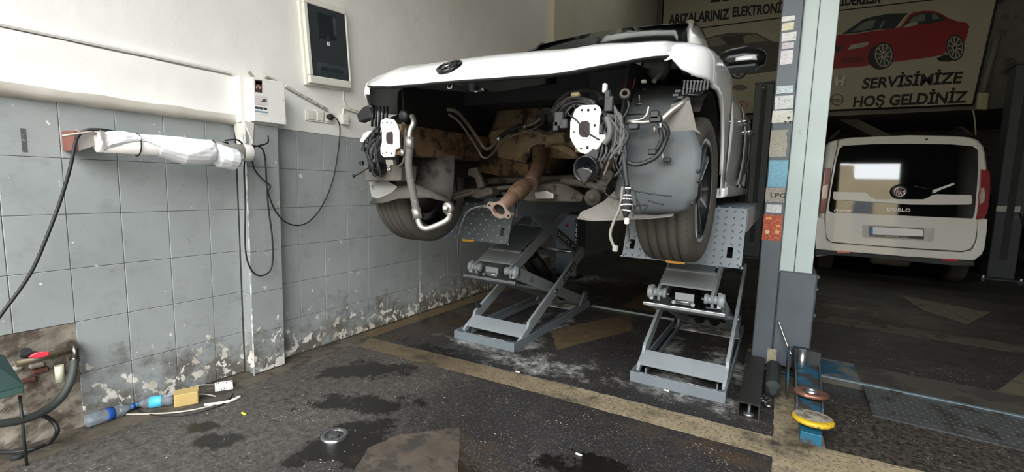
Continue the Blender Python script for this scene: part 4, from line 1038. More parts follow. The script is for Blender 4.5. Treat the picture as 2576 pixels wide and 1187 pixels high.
# ---- headlamp bracket cluster under the wing tip (black ribbed plastic)
hb = MB().prism([at(x, y, Y=1.87) for x, y in ((1722, 200), (1760, 203), (1790, 208), (1776, 222), (1762, 236), (1735, 242), (1712, 250), (1693, 256), (1697, 236), (1718, 226))], (0, .02, 0)).build('lamp_bracket', BLKPL, CAR, bevel=.003)
for k in range(8):
    x = 1722+k*8.5; a = at(x, 204, Y=1.866); b = at(x-4, 240-k*1.8, Y=1.866)
    MB().prism([a, a+Vector((.006, 0, 0)), b+Vector((.006, 0, 0)), b], (0, -.016, 0)).build('rib', BLKPL, hb)
for y in (203, 222, 236):
    a = at(1716, y, Y=1.858); b = at(1785-(y-203)*.8, y+4, Y=1.858); MB().tube([a, b], .0045, 6).build('rib', BLKPL, hb)
for (px, py) in ((1700, 240), (1706, 230), (1712, 246)): MB().bbox(at(px, py, Y=1.85)-Vector((.012, .008, .006)), at(px, py, Y=1.85)+Vector((.012, .008, .006)), .002).build('clip', BLKPL, hb)
# left one, small, beyond the rail
MB().prism([at(x, y, Y=1.86) for x, y in ((897, 288), (912, 270), (930, 262), (934, 296), (918, 300), (902, 307))], (0, .05, 0)).build('lamp_bracket', BLKPL, CAR, bevel=.004)
for k in range(5): MB().tube([at(938+k*9, 268, Y=1.85), at(936+k*9, 318, Y=1.84)], .007, 6).build('rib', BLKPL, CAR)
# diagonal aluminium strut and cross tube
def pipe(name, pts, r, m, parent=CAR, k=6, n=10): return cable(name, [at(x, y, Y=d) for x, y, d in pts], r, m, parent, k, n)
pipe('aluminium_strut', [(1655, 312, 1.80), (1690, 278, 1.82), (1732, 250, 1.86)], .0125, ALU, k=2)
pipe('aluminium_strut', [(1576, 308, 1.76), (1620, 308, 1.77), (1660, 302, 1.78)], .008, ALU, k=2)
pipe('aluminium_bracket', [(1578, 305, 1.78), (1610, 301, 1.79), (1626, 290, 1.79), (1632, 268, 1.80)], .006, ALU)
pipe('aluminium_strut', [(1661, 305, 1.77), (1663, 340, 1.77), (1662, 370, 1.77), (1668, 398, 1.77)], .0045, mat('pale_sleeve', '#b6b3ac', .5), k=4)
MB().bbox(at(1680, 402, Y=1.77)-Vector((.016, .008, .008)), at(1680, 402, Y=1.77)+Vector((.012, .008, .008)), .002).build('plug', BLKPL, CAR)
pipe('strut_pin', [(1647, 318, 1.76), (1646, 335, 1.76)], .006, ALU, k=2)
# ---- subframe, control arms
SUB = mat('subframe_grey_brown', '#4f4942', .65, .3, var=.2, scale=9, dirt=('#2f2a26', .55, 9.))
MB().prism([at(x, y, Y=2.28) for x, y in ((1300, 475), (1335, 462), (1420, 462), (1450, 478), (1470, 492), (1462, 508), (1330, 507), (1300, 500))], (0, .16, 0)).build('subframe', SUB, CAR, bevel=.006)
MB().prism([at(x, y, Y=2.26) for x, y in ((1350, 483), (1380, 480), (1398, 487), (1398, 500), (1352, 500))], (0, -.03, 0)).build('engine_mount', ALU, CAR, bevel=.004)
MB().prism([at(x, y, Y=2.25) for x, y in ((1186, 478), (1205, 470), (1235, 473), (1238, 488), (1200, 500), (1180, 492))], (0, .12, 0)).build('control_arm_mount', SUB, CAR, bevel=.006)
MB().prism([at(x, y, Y=2.22) for x, y in ((1178, 425), (1196, 420), (1208, 445), (1216, 470), (1202, 474), (1194, 448), (1176, 440))], (0, .03, 0)).build('antiroll_link', SUB, CAR, bevel=.004)
pipe('antiroll_bar', [(1140, 498, 2.15), (1220, 478, 2.30), (1320, 468, 2.36), (1430, 462, 2.32), (1500, 470, 2.15)], .014, SUB)
pipe('control_arm', [(1140, 492, 2.2), (1180, 482, 2.25), (1230, 486, 2.3)], .02, SUB)
pipe('control_arm', [(1415, 455, 2.2), (1470, 462, 2.1), (1530, 478, 2.05)], .018, SUB)
MB().lathe(at(1498, 497, Y=2.0), (0, -1, 0), [(0, 0), (0, .038), (.02, .040), (.045, .036), (.045, .012), (.05, .012), (.05, 0)], 20).build('bush', SUB, CAR)
MB().prism([at(x, y, Y=2.03) for x, y in ((1472, 485), (1500, 482), (1500, 510), (1474, 510))], (0, .05, 0)).build('bush_housing', SUB, CAR, bevel=.004)
MB().prism([at(x, y, Y=2.05) for x, y in ((1490, 470), (1535, 425), (1545, 440), (1512, 488))], (0, .03, 0)).build('subframe_leg', SUB, CAR)
pipe('steering_rack', [(1230, 455, 2.5), (1320, 452, 2.5), (1450, 448, 2.45)], .022, SUB)
# ---- exhaust
EXH = mat('rusted_exhaust', '#6a5244', .65, .45, var=.25, scale=14, dirt=('#a08978', .6, 18.))
ex_ = pipe('exhaust_pipe', [(1367, 372, 2.55), (1363, 395, 2.42), (1352, 425, 2.30), (1335, 462, 2.18)], .040, EXH, k=6, n=18)
fa, fb = at(1322, 466, Y=2.14), at(1282, 502, Y=1.99)
d = (fb-fa).normalized(); L = (fb-fa).length; prof = []
for i in range(41):
    t = i/40; prof.append((t*L, .036+.010*math.sin(PI*min(1, t*1.25))**.5+(.002 if i % 2 else 0)))
MB().lathe(fa, d, prof, 24).build('flex_section', mat('braided_flex', '#6f5845', .6, .5, var=.25, scale=40), ex_)
pa, pb = at(1284, 500, Y=2.0), at(1257, 527, Y=1.88); dd = (pb-pa).normalized(); L2 = (pb-pa).length
MB().lathe(pa, dd, [(0, .036), (.02, .038), (.024, .036), (L2, .034), (L2, .031), (.02, .031)], 24).build('exhaust_stub', EXH, ex_)
# two-bolt flange
fx = dd.cross(Vector((0, 0, 1))).normalized(); fy = fx.cross(dd).normalized()
fx, fy = (fx*math.cos(.5)+fy*math.sin(.5)), (fy*math.cos(.5)-fx*math.sin(.5))
n = 40; out = []; inn = []
for i in range(n):
    a = 2*PI*i/n; r = max(.044, .068*abs(math.cos(a))**3.2); out.append((a, r))
mb = MB()
ro = [pb+(fx*math.cos(a)+fy*math.sin(a))*r for a, r in out]; ri = [pb+(fx*math.cos(a)+fy*math.sin(a))*.032 for a, r in out]
mb.grid([[p for p in ri]+[ri[0]], ro+[ro[0]], [p+dd*.010 for p in ro]+[ro[0]+dd*.010], [p+dd*.010 for p in ri]+[ri[0]+dd*.010], ri+[ri[0]]], smooth=False)
flg = mb.build('exhaust_flange', mat('pale_rust_flange', '#9a8679', .6, .4, var=.15, scale=20), ex_)
for sg in (-1, 1):
    MB().lathe(pb+fx*sg*.054+dd*.0102, dd, [(0, 0), (0, .006), (.0008, .006), (.0008, 0)], 10).build('bolt_hole', BLACKP, flg)
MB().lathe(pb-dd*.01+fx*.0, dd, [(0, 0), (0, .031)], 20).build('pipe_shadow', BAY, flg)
MB().lathe(at(1288, 540, Y=1.93), (0, 0, 1), [(-.012, 0), (-.012, .012), (.012, .012), (.012, 0)], 10).build('hanger_stub', EXH, ex_)
# sensor lead hanging from the flange to the ground
pipe('sensor_lead', [(1240, 521, 1.9), (1212, 519, 1.9), (1178, 532, 1.95), (1160, 570, 2.0), (1152, 620, 2.1), (1160, 690, 2.3), (1182, 740, 2.6), (1199, 764, 2.9)], .0055, mat('grey_braided_lead', '#55534f', .6), CAR)
MB().cyl(at(1212, 519, Y=1.9), at(1244, 522, Y=1.9), .008).build('lead_ferrule', STEEL, CAR)
p = at(1203, 770, Y=2.95); MB().bbox(p-Vector((.015, .02, .012)), p+Vector((.015, .02, .014)), .004).build('plug', BLKPL, CAR)
# ---- air-con and heater pipes
PIPE = mat('grey_brown_pipe', '#70685d', .5, .4, var=.15)
pipe('coolant_pipe', [(1125, 275, 2.0), (1150, 282, 2.05), (1175, 310, 2.15), (1205, 352, 2.25), (1218, 372, 2.28), (1232, 373, 2.3), (1252, 352, 2.35)], .011, PIPE)
pipe('coolant_hose', [(1250, 354, 2.35), (1275, 332, 2.4), (1310, 318, 2.44), (1322, 317, 2.46)], .014, BLACKR)
pipe('coolant_pipe', [(1320, 318, 2.46), (1345, 309, 2.48), (1368, 292, 2.5)], .011, PIPE)
MB().cyl(at(1250, 353, Y=2.35), at(1258, 345, Y=2.36), .016).build('hose_clamp', STEEL, CAR); MB().cyl(at(1314, 319, Y=2.45), at(1324, 316, Y=2.46), .016).build('hose_clamp', STEEL, CAR)
pipe('coolant_pipe', [(1128, 287, 1.98), (1158, 310, 2.05), (1200, 372, 2.18), (1212, 393, 2.2), (1224, 397, 2.22), (1240, 385, 2.26), (1275, 348, 2.34), (1340, 325, 2.42), (1366, 310, 2.48)], .0065, PIPE)
MB().cyl(at(1366, 288, Y=2.5), at(1366, 316, Y=2.5), .018).build('pipe_union', BAYG, CAR)
pipe('heater_hose', [(1352, 325, 2.45), (1380, 335, 2.45), (1402, 322, 2.45)], .012, BAYG)
# ---- big suction hose on the left with bright elbows
hs = pipe('suction_hose', [(1031, 372, 1.70), (1028, 410, 1.68), (1032, 450, 1.65), (1040, 490, 1.63), (1048, 530, 1.62)], .019, mat('grey_rubber_hose', '#57544f', .7, var=.15, dirt=('#7d786f', .6, 20.)))
pipe('aluminium_elbow', [(1037, 292, 1.74), (1040, 300, 1.73), (1040, 312, 1.72), (1032, 330, 1.71), (1030, 352, 1.70)], .0145, ALU)
MB().cyl(at(1031, 345, Y=1.70), at(1032, 374, Y=1.70), .021).build('crimp_collar', ALU, hs); MB().cyl(at(1046, 524, Y=1.62), at(1052, 550, Y=1.62), .022).build('crimp_collar', ALU, hs)
pipe('aluminium_elbow', [(1051, 548, 1.62), (1058, 568, 1.62), (1075, 575, 1.63), (1110, 562, 1.66), (1128, 550, 1.68), (1132, 535, 1.68)], .014, mat('bright_alu_pipe', '#c4c2bd', .35, .8, var=.06))
MB().lathe(at(1128, 524, Y=1.68), Vector((-.1, -1, -.1)), [(-.012, 0), (-.012, .030), (.010, .030), (.014, .026), (.014, 0)], 20).build('port_block', ALU, CAR)
MB().cyl(at(1120, 530, Y=1.665), at(1120, 522, Y=1.64), .010).build('port_nozzle', ALU, CAR)
MB().lathe(at(1025, 293, Y=1.76), (0, -1, 0), [(0, 0), (0, .03), (.03, .032), (.04, .02), (.04, 0)], 16).build('hose_valve', BLKPL, CAR)
pipe('thin_pipe', [(1005, 418, 1.7), (1016, 405, 1.7), (1018, 380, 1.7), (1021, 330, 1.72), (1015, 308, 1.74)], .008, SUB)
MB().cyl(at(1012, 376, Y=1.69), at(1014, 392, Y=1.69), .011).build('crimp_collar', ALU, CAR)
# ---- horns
def horn(px, py, Y, r, tilt):
    c = at(px, py, Y=Y); ax = Vector(tilt).normalized()
    h = MB().lathe(c, ax, [(-.04, 0), (-.04, r*.75), (-.02, r*.98), (0, r), (.012, r), (.014, r*.93), (.006, r*.86), (.004, r*.5), (-.012, r*.42), (-.012, 0)], 28).build('horn', mat('black_gloss_horn', '#141518', .3, .1, var=.1, coat=.2), CAR)
    return h, c, ax
h, c, ax = horn(1475, 425, 1.66, .052, (-.05, -1, -.15))
MB().prism([at(x, y, Y=1.64) for x, y in ((1452, 428), (1468, 420), (1488, 424), (1497, 434), (1484, 452), (1473, 468), (1462, 452))], (0, -.018, 0)).build('horn_trumpet', bpy.data.materials['black_gloss_horn'], h, bevel=.006)
MB().prism([at(x, y, Y=1.67) for x, y in ((1470, 392), (1492, 374), (1506, 382), (1500, 404), (1478, 408))], (0, .02, 0)).build('horn_bracket', BLKPL, h)
h, c, ax = horn(948, 425, 1.74, .040, (-.4, -1, -.1))
pipe('horn_stub', [(928, 420, 1.7), (910, 432, 1.68), (893, 441, 1.66)], .005, BLKPL, h)
MB().lathe(at(893, 441, Y=1.66), (-.5, -.5, -.4), [(0, 0), (0, .009), (.014, .009), (.014, 0)], 10).build('stub_end', BLKPL, h)
MB().prism([at(x, y, Y=1.69) for x, y in ((970, 402), (988, 402), (990, 415), (972, 415))], (0, .02, 0)).build('relay_bracket', ALU, CAR)
MB().lathe(at(982, 426, Y=1.66), (0, -1, 0), [(0, 0), (0, .010), (.014, .010), (.014, .004), (.006, .004)], 12).build('relay_connector', ALU, CAR)
MB().lathe(at(982, 418, Y=1.66), (0, -1, 0), [(0, 0), (0, .008), (.014, .008), (.014, .004), (.006, .004)], 12).build('relay_connector', ALU, CAR)
# ---- wiring looms
rr = random.Random(11)
def loom(name, pts, r, m=CABLE, parent=CAR): return pipe(name, pts, r, m, parent, 6, 7)
loom('wiring_loom', [(1396, 292, 1.75), (1408, 262, 1.74), (1440, 246, 1.73), (1475, 252, 1.73), (1500, 272, 1.72), (1520, 300, 1.71), (1540, 335, 1.71)], .013, mat('loom_tape_black', '#222224', .6, dirt=('#55534f', .62, 22.)))
LT = bpy.data.materials['loom_tape_black']
loom('wiring_loom', [(1400, 298, 1.74), (1420, 268, 1.72), (1452, 255, 1.715), (1482, 262, 1.71), (1505, 282, 1.70)], .009, LT)
loom('wiring_loom', [(1390, 285, 1.76), (1420, 240, 1.78), (1465, 228, 1.8), (1500, 232, 1.78), (1515, 255, 1.75)], .014, LT)
loom('wiring_loom', [(1525, 285, 1.70), (1555, 305, 1.70), (1566, 345, 1.70), (1570, 400, 1.69), (1574, 440, 1.68), (1578, 470, 1.67)], .010, LT)
loom('wiring_loom', [(1510, 280, 1.71), (1535, 290, 1.71), (1556, 318, 1.71), (1562, 360, 1.71), (1540, 380, 1.70), (1520, 400, 1.69), (1500, 400, 1.69)], .006, LT)
loom('corrugated_sleeve', [(1526, 295, 1.69), (1534, 320, 1.68), (1532, 345, 1.68), (1520, 362, 1.68)], .012, mat('grey_corrugated', '#5e5d5a', .6))
loom('battery_cable', [(1578, 408, 1.70), (1600, 414, 1.70), (1630, 406, 1.71), (1655, 390, 1.72), (1672, 360, 1.74), (1680, 330, 1.77), (1668, 310, 1.78)], .009, CABLE)
loom('battery_cable', [(1660, 322, 1.74), (1664, 350, 1.74), (1652, 376, 1.74), (1640, 385, 1.74)], .008, CABLE)
MB().bbox(at(1643, 383, Y=1.735)-Vector((.018, .010, .010)), at(1643, 383, Y=1.735)+Vector((.014, .010, .012)), .004).build('plug', BLKPL, CAR)
loom('sensor_cable', [(1566, 470, 1.66), (1560, 520, 1.65), (1545, 555, 1.64), (1535, 590, 1.63), (1545, 622, 1.63)], .006, mat('grey_cable', '#77736c', .6))
p = at(1548, 625, Y=1.63); MB().bbox(p-Vector((.010, .008, .012)), p+Vector((.010, .008, .012)), .003).build('plug', mat('grey_connector', '#86837c', .6), CAR)
# taped connector bundle
p0, p1 = at(1580, 470, Y=1.66), at(1574, 545, Y=1.64)
bd = MB().tube([p0.lerp(p1, k/8) for k in range(9)], [.008, .012, .010, .016, .021, .022, .018, .013, .008], 10).build('taped_bundle', BLACKR, CAR)
for k, t in enumerate((.05, .30, .42, .62, .80)):
    c = p0.lerp(p1, t); r = table(t, [0, .3, .6, 1], [.010, .014, .022, .011]); d = (p1-p0+Vector((.02*math.sin(k*3), 0, 0))).normalized()
    MB().lathe(c, d, [(-.003, r*1.03), (.002, r*1.05)], 12).build('white_tape', TAPE, bd)
p = at(1580, 585, Y=1.64); loom('loose_wire', [(1577, 545, 1.64), (1579, 570, 1.64), (1582, 600, 1.64), (1588, 612, 1.64)], .004, CABLE)
MB().bbox(at(1577, 556, Y=1.635)-Vector((.008, .008, .012)), at(1577, 556, Y=1.635)+Vector((.008, .008, .012)), .003).build('plug', TAPE, CAR)
for pts in ([(1590, 470, 1.66), (1602, 500, 1.65), (1612, 530, 1.66), (1600, 540, 1.66), (1594, 515, 1.66)], [(1585, 478, 1.66), (1640, 488, 1.68), (1690, 494, 1.7)], [(1595, 520, 1.66), (1612, 515, 1.66), (1628, 518, 1.67), (1618, 528, 1.67)], [(1500, 452, 1.66), (1525, 488, 1.67), (1550, 500, 1.67), (1568, 498, 1.66)], [(1560, 380, 1.68), (1550, 410, 1.67), (1562, 440, 1.66), (1570, 460, 1.66)], [(1560, 375, 1.69), (1542, 400, 1.69), (1548, 430, 1.68)], [(1630, 505, 1.7), (1670, 515, 1.71)], [(1592, 545, 1.65), (1600, 515, 1.65), (1598, 480, 1.66)]):
    loom('loose_wire', pts, .0025)
# wire across the right bracket
loom('loose_wire', [(1430, 288, 1.67), (1450, 302, 1.66), (1466, 322, 1.655), (1480, 335, 1.655), (1508, 352, 1.66)], .0035)
# connectors and relays round the right bracket
for (px, py, sx, sz, m_) in ((1408, 300, .02, .03, BLKPL), (1420, 312, .018, .02, BLKPL), (1400, 318, .012, .02, BLKPL), (1530, 240, .012, .02, BLKPL), (1533, 262, .018, .03, BLKPL), (1515, 350, .016, .016, TAPE), (1512, 325, .012, .02, BLKPL), (1595, 318, .02, .012, BLKPL), (1522, 222, .008, .018, TAPE), (1448, 238, .018, .008, mat('tan_clip', '#9a8c6c', .5)), (1510, 418, .012, .012, BAYG), (1648, 290, .016, .016, BLKPL), (1650, 300, .022, .012, BLKPL), (1500, 300, .012, .03, BLKPL)):
    p = at(px, py, Y=1.69); MB().bbox(p-Vector((sx, .012, sz)), p+Vector((sx, .012, sz)), .004).build('connector', m_, CAR)
MB().lathe(at(1572, 240, Y=1.72), (.3, -1, .1), [(0, .010), (0, .019), (.02, .021), (.03, .017), (.03, .010), (0, .010)], 18).build('pulley', SUB, CAR)
loom('relay_cable', [(1570, 235, 1.72), (1582, 262, 1.72), (1575, 285, 1.72), (1562, 300, 1.71)], .005)
for k, pts in enumerate(([(1565, 210, 1.95), (1575, 225, 1.95), (1590, 222, 1.95), (1598, 195, 1.95)], [(1575, 215, 1.96), (1585, 230, 1.96), (1595, 200, 1.97)])):
    loom('red_cable', pts, .004, mat('red_cable', '#8c2f25', .5))
MB().cyl(at(1608, 262, Y=1.95), at(1608, 238, Y=1.93), .004).lathe(at(1608, 264, Y=1.95), (0, 0, 1), [(0, 0), (0, .018), (.004, .018), (.004, 0)], 14).build('clamp_bolt', ALU, CAR)
GW = mat('grey_loom', '#4c4b49', .6, dirt=('#777570', .6, 25.))
for k in range(16):
    x = 1492+rr.uniform(0, 60); y = 258+rr.uniform(0, 60)
    loom('wiring_loom', [(x, y, 1.70), (x+rr.uniform(5, 25), y+rr.uniform(15, 40), 1.69), (x+rr.uniform(10, 35), y+rr.uniform(50, 90), 1.69), (x+rr.uniform(-10, 45), y+rr.uniform(95, 140), 1.68)], rr.uniform(.003, .007), GW if k % 2 else LT)
for k in range(8):
    x = 1395+rr.uniform(0, 40); y = 250+rr.uniform(0, 30)
    loom('wiring_loom', [(x, y+40, 1.74), (x+rr.uniform(-6, 10), y+10, 1.73), (x+rr.uniform(20, 40), y-10, 1.72), (x+rr.uniform(50, 80), y+rr.uniform(-6, 14), 1.715)], rr.uniform(.003, .006), GW if k % 2 else LT)
# tangled loom on the far left bracket
for k in range(9):
    x = 915+rr.uniform(0, 40); y = 325+rr.uniform(0, 30)
    loom('wiring_loom', [(x+30, y-6, 1.72), (x+10, y+10+rr.uniform(0, 10), 1.70), (x-4+rr.uniform(0, 10), y+40, 1.70), (x+rr.uniform(0, 12), y+70, 1.71), (x+12, y+92, 1.73)], rr.uniform(.004, .009), LT)
for (px, py) in ((915, 375), (925, 355), (940, 340), (935, 395), (910, 410), (950, 330), (992, 320), (995, 350)):
    p = at(px, py, Y=1.695); MB().bbox(p-Vector((.011, .01, .012)), p+Vector((.011, .01, .012)), .003).build('connector', BLKPL, CAR)
MB().prism([at(x, y, Y=1.74) for x, y in ((905, 355), (915, 335), (930, 328), (940, 330), (938, 336), (922, 345), (914, 358))], (0, .02, 0)).build('lamp_clip', TAPE, CAR)
MB().bbox(at(940, 420, Y=1.80), at(1000, 330, Y=1.80)+Vector((0, .1, 0)), .01).build('loom_housing', BAY, CAR)
# ================================================================== ON THE LEFT WALL
PLW = mat('aged_white_plastic', '#d9d6cb', .45, var=.05, dirt=('#a59f8c', .66, 14.))
# ---- consumer unit, hung slightly crooked
EP = thing('electrical_panel', (-2.80, 2.10, 2.13), 'beige framed electrical panel with dark tinted door, hung crooked on the white wall', 'electrical panel')
th = math.radians(4.3); eyv = Vector((0, math.cos(th), math.sin(th))); ezv = Vector((0, -math.sin(th), math.cos(th))); ec0 = Vector((-2.80, 2.105, 2.135))
def ep(h, y, z): return ec0+Vector((h, 0, 0))+eyv*y+ezv*z
def ebox(h0, h1, y0, y1, z0, z1, name, m, parent, bevel=0.):
    mb = MB(); vs_ = [ep(h, y, z) for h in (h0, h1) for (y, z) in ((y0, z0), (y1, z0), (y1, z1), (y0, z1))]
    mb.add(vs_, [(3,2,1,0), (4,5,6,7), (0,1,5,4), (1,2,6,5), (2,3,7,6), (3,0,4,7)]); return mb.build(name, m, parent, bevel=bevel)
ebox(.003, .030, -.182, .178, -.285, .285, 'back_box', PLW, EP, .006)
for a in ((-.168, .170, .228, .272), (-.168, .170, -.272, -.222)): ebox(.030, .060, *a, 'frame_bar', PLW, EP, .006)
for a in ((-.168, -.142, -.222, .228), (.158, .170, -.222, .228)): ebox(.030, .060, *a, 'frame_bar', PLW, EP, .004)
DG = mat('smoked_door', '#353a3c', .18, 0., var=.08, coat=.3)
ebox(.040, .054, -.140, .156, -.220, .226, 'tinted_door', DG, EP, .003)
dk = mat('dark_behind_door', '#24282a', .3, var=.05)
for a in ((-.07, .05, .06, .19), (-.07, -.01, .03, .055), (.01, .07, .035, .058), (.05, .075, .07, .18)): ebox(.0545, .0552, *a, 'meter_shape', dk if a[0] < .04 else mat('lighter_behind_door', '#41464a', .3), EP)  # outlines of the meters visible through the tinted door
ebox(.0545, .0552, -.10, .14, -.19, -.13, 'breaker_row', mat('breaker_strip', '#3d4244', .3), EP)
for k in range(11): ebox(.0553, .0558, -.075+k*.017, -.064+k*.017, -.182, -.155, 'breaker', dk, EP)
ebox(.0545, .057, -.012, .012, -.008, .016, 'door_catch', WHITEPRINT, EP, .001)
ebox(.0572, .0576, -.006, .006, .0, .009, 'catch_mark', GREYD, EP)
# ---- white junction cover with stickers
J = thing('junction_cover', (-2.69, 1.65, 1.55), 'white metal cover box with three small stickers above the tiled pilaster', 'junction box')
MB().prism([at(636, 193, X=-2.655), at(715, 207, X=-2.655), at(721, 314, X=-2.655), at(640, 304, X=-2.655)], (-.05, 0, 0)).build('cover', mat('chipped_white_box', '#e9e6e0', .5, var=.04, dirt=('#8c877d', .69, 22.)), J, bevel=.004)
def jst(x0, y0, x1, y1, m, name='sticker'):
    sl = .13
    pts = [(x0, y0), (x1, y0+(x1-x0)*sl), (x1, y1+(x1-x0)*sl), (x0, y1)]
    return MB().prism([at(x, y, X=-2.6545) for x, y in pts], (.0008, 0, 0)).build(name, m, J)
a_ = jst(641, 200, 659, 231, mat('sticker_brown', '#4a3433', .5)); jst(643, 203, 658, 211, mat('sticker_orange_brown', '#93604f', .5)); 
for k, (x, y) in enumerate(((645, 219), (649, 216), (653, 220), (656, 219))): 
    MB().prism([at(x-1.4, y+3, X=-2.6535), at(x+1.4, y+3.4, X=-2.6535), at(x+1, y-2, X=-2.6535), at(x-1, y-2.4, X=-2.6535)], (.0005, 0, 0)).build('print_figure', mat('print_pale_pink', '#c9a79c', .5), J)
jst(640, 239, 674, 262, mat('sticker_faded_pink', '#ddd0cf', .5))
MB().prism([at(x, y, X=-2.6535) for x, y in ((656, 250), (658, 254), (662, 249), (668, 249.5), (671, 253), (671, 256), (665, 256), (657, 255.5))], (.0006, 0, 0)).build('print_car', mat('print_grey', '#4e5052', .5), J)
jst(640, 265, 674, 285, mat('sticker_white', '#eceeee', .4))
for k in range(3): 
    x = 641.5+k*10.6; MB().prism([at(x, 267.5+k*1.2, X=-2.6535), at(x+9, 268.7+k*1.2, X=-2.6535), at(x+9, 274.5+k*1.2, X=-2.6535), at(x, 273+k*1.2, X=-2.6535)], (.0005, 0, 0)).build('print_block', mat('print_charcoal', '#3b3c3e', .5), J)
MB().prism([at(641, 277, X=-2.6535), at(674, 281.5, X=-2.6535), at(674, 285.5, X=-2.6535), at(641, 281, X=-2.6535)], (.0005, 0, 0)).build('print_band', mat('print_steel_blue', '#88a3b0', .5), J)
for (x, y) in ((675, 206), (680, 307), (716, 309), (713, 252)): MB().lathe(at(x, y, X=-2.655), (1, 0, 0), [(0, 0), (0, .003), (.002, .002), (.002, 0)], 8).build('screw', mat('rust_spot', '#6e5f50', .7), J)
# ---- slanting cable ducts
def duct(p, q, w_, d_, m, label, name='cable_duct'):
    (x0, y0), (x1, y1) = p, q; a = at(x0, y0, X=-2.795); b = at(x1, y1, X=-2.795); d = (b-a).normalized(); n = Vector((0, -d.z, d.y))*w_/2
    o = MB().prism([a+n, b+n, b-n, a-n], (d_, 0, 0)).build(name, m, bevel=.002); tag(o, label, 'cable duct', 'ducts on the white wall'); return o
DU = mat('grimy_duct', '#c3beb2', .6, dirt=('#857e70', .5, 18.))
duct((716, 217), (822, 277), .018, .018, DU, 'grimy plastic cable duct slanting down from the cover box to the sockets')
duct((663, 192), (694, 205), .018, .014, DU, 'short stub of cable duct on top of the white cover box')
duct((624, 180), (637, 196), .014, .012, mat('bare_wood_strip', '#a29684', .8), 'small broken strip of wood stuck to the wall above the cover box', 'wood_strip')
# ---- switches, socket and plug
SO = thing('switch_block', (-2.80, 2.08, 1.65), 'row of white switch and socket frames with a black plug', 'socket')
for k, (xa, ya, xb, yb) in enumerate(((770, 276, 794, 305), (795, 277, 816, 308), (818, 281, 842, 311))):
    pts = [at(xa, ya, X=-2.788), at(xb, ya+3, X=-2.788), at(xb, yb+1, X=-2.788), at(xa, yb-2, X=-2.788)]
    c = sum(pts, Vector())/4
    MB().prism(pts, (-.012, 0, 0)).build('frame', PLW, SO, bevel=.002)
    MB().prism([c+(p-c)*.72 for p in pts], (.006, 0, 0)).build('rocker' if k < 2 else 'socket_face', PLW, SO, bevel=.002)
pc = at(830, 294, X=-2.775)
MB().lathe(pc, (1, 0, 0), [(-.012, 0), (-.012, .021), (.012, .022), (.022, .016), (.022, 0)], 20).build('plug', BLACKR, SO)
SB = thing('wall_socket', (-2.80, 2.28, 1.65), 'small cream surface socket box with a thin white conduit', 'socket')
MB().prism([at(862, 286, X=-2.765), at(878, 288, X=-2.765), at(879, 314, X=-2.765), at(863, 312, X=-2.765)], (-.033, 0, 0)).build('box', PLW, SB, bevel=.003)
MB().prism([at(864, 289, X=-2.765), at(876, 291, X=-2.765), at(877, 306, X=-2.765), at(865, 304, X=-2.765)], (.004, 0, 0)).build('cover', PLW, SB, bevel=.002)
cable('conduit', [at(864, 224, X=-2.79), at(864, 250, X=-2.79), at(872, 268, X=-2.79), at(890, 275, X=-2.79), at(915, 283, X=-2.79)], .006, PLW, SB)
cable('conduit', [at(863, 287, X=-2.785), at(864, 276, X=-2.785), at(869, 273, X=-2.785), at(893, 281, X=-2.785), at(912, 288, X=-2.785)], .007, PLW, SB)
# ---- tube lamp wrapped in plastic sheet
LX = -2.62
LP = thing('wrapped_tube', (LX, 1.1, 1.34), 'white plastic wrapped tube on a steel bracket along the tiled wall', 'tube lamp')
za = Vector((LX, .80, 1.352)); zb = Vector((LX, 1.475, 1.352))
MB().cyl(za, zb, .046, n=24).build('tube', mat('ivory_tube', '#e3ddd6', .5, var=.03), LP)
MB().lathe(zb, (0, 1, 0), [(-.05, .0475), (-.004, .0475), (.004, .043), (.004, 0)], 24).build('end_cap', mat('ivory_cap', '#efebe6', .4, var=.02), LP)
MB().prism([(WX+.003, .735, 1.31), (LX-.03, .735, 1.31), (LX-.03, .735, 1.395), (WX+.003, .735, 1.395)], (0, .012, 0)).build('bracket_front', mat('red_brown_paint', '#7a4a3e', .7, var=.2), LP)
MB().prism([(LX-.032, .747, 1.308), (LX-.032, .747, 1.395), (LX-.03, .82, 1.39), (LX-.03, .82, 1.345)], (.006, 0, 0)).build('bracket_side', mat('grey_bracket', '#97918e', .6), LP)
MB().prism([(LX-.15, .747, 1.39), (LX-.03, .747, 1.395), (LX-.03, .82, 1.39), (LX-.15, .80, 1.385)], (0, 0, .006)).build('bracket_top', bpy.data.materials['grey_bracket'], LP)
FILM = mat('white_plastic_film', '#f0f1f2', .35, var=.02)
def wrap(ys, tops, bots, outs, name):
    rows = []
    rr = random.Random(5)
    for y, zt_, zb_, xo in zip(ys, tops, bots, outs):
        c = (zt_+zb_)/2; h = (zt_-zb_)/2; row = []
        for k in range(18):
            a = 2*PI*k/18; row.append((LX+(.052+xo*(1 if math.cos(a) > 0 else .4))*math.cos(a)+rr.uniform(-.003, .003), y+rr.uniform(-.004, .004), c+h*math.sin(a)+rr.uniform(-.0025, .0025)))
        rows.append(row)
    return MB().grid(rows, wrap=True, smooth=False).build(name, FILM, LP)
H_ = 1.352
wrap([.818, .835, .86, .89, .92, .945], [H_+.05, H_+.053, H_+.056, H_+.055, H_+.053, H_+.049], [H_-.046, H_-.04, H_-.032, H_-.018, H_-.006, H_+.0], [0, .004, .006, .006, .003, 0], 'film_wrap')
wrap([.945, .965, .99, 1.03, 1.08, 1.13, 1.18, 1.23, 1.26, 1.275], [H_+.05, H_+.05, H_+.051, H_+.052, H_+.054, H_+.053, H_+.053, H_+.052, H_+.055, H_+.048], [H_+.0, H_+.004, H_-.01, H_-.045, H_-.066, H_-.082, H_-.084, H_-.078, H_-.072, H_-.05], [0, .002, .005, .012, .02, .026, .028, .026, .02, .004], 'film_wrap')
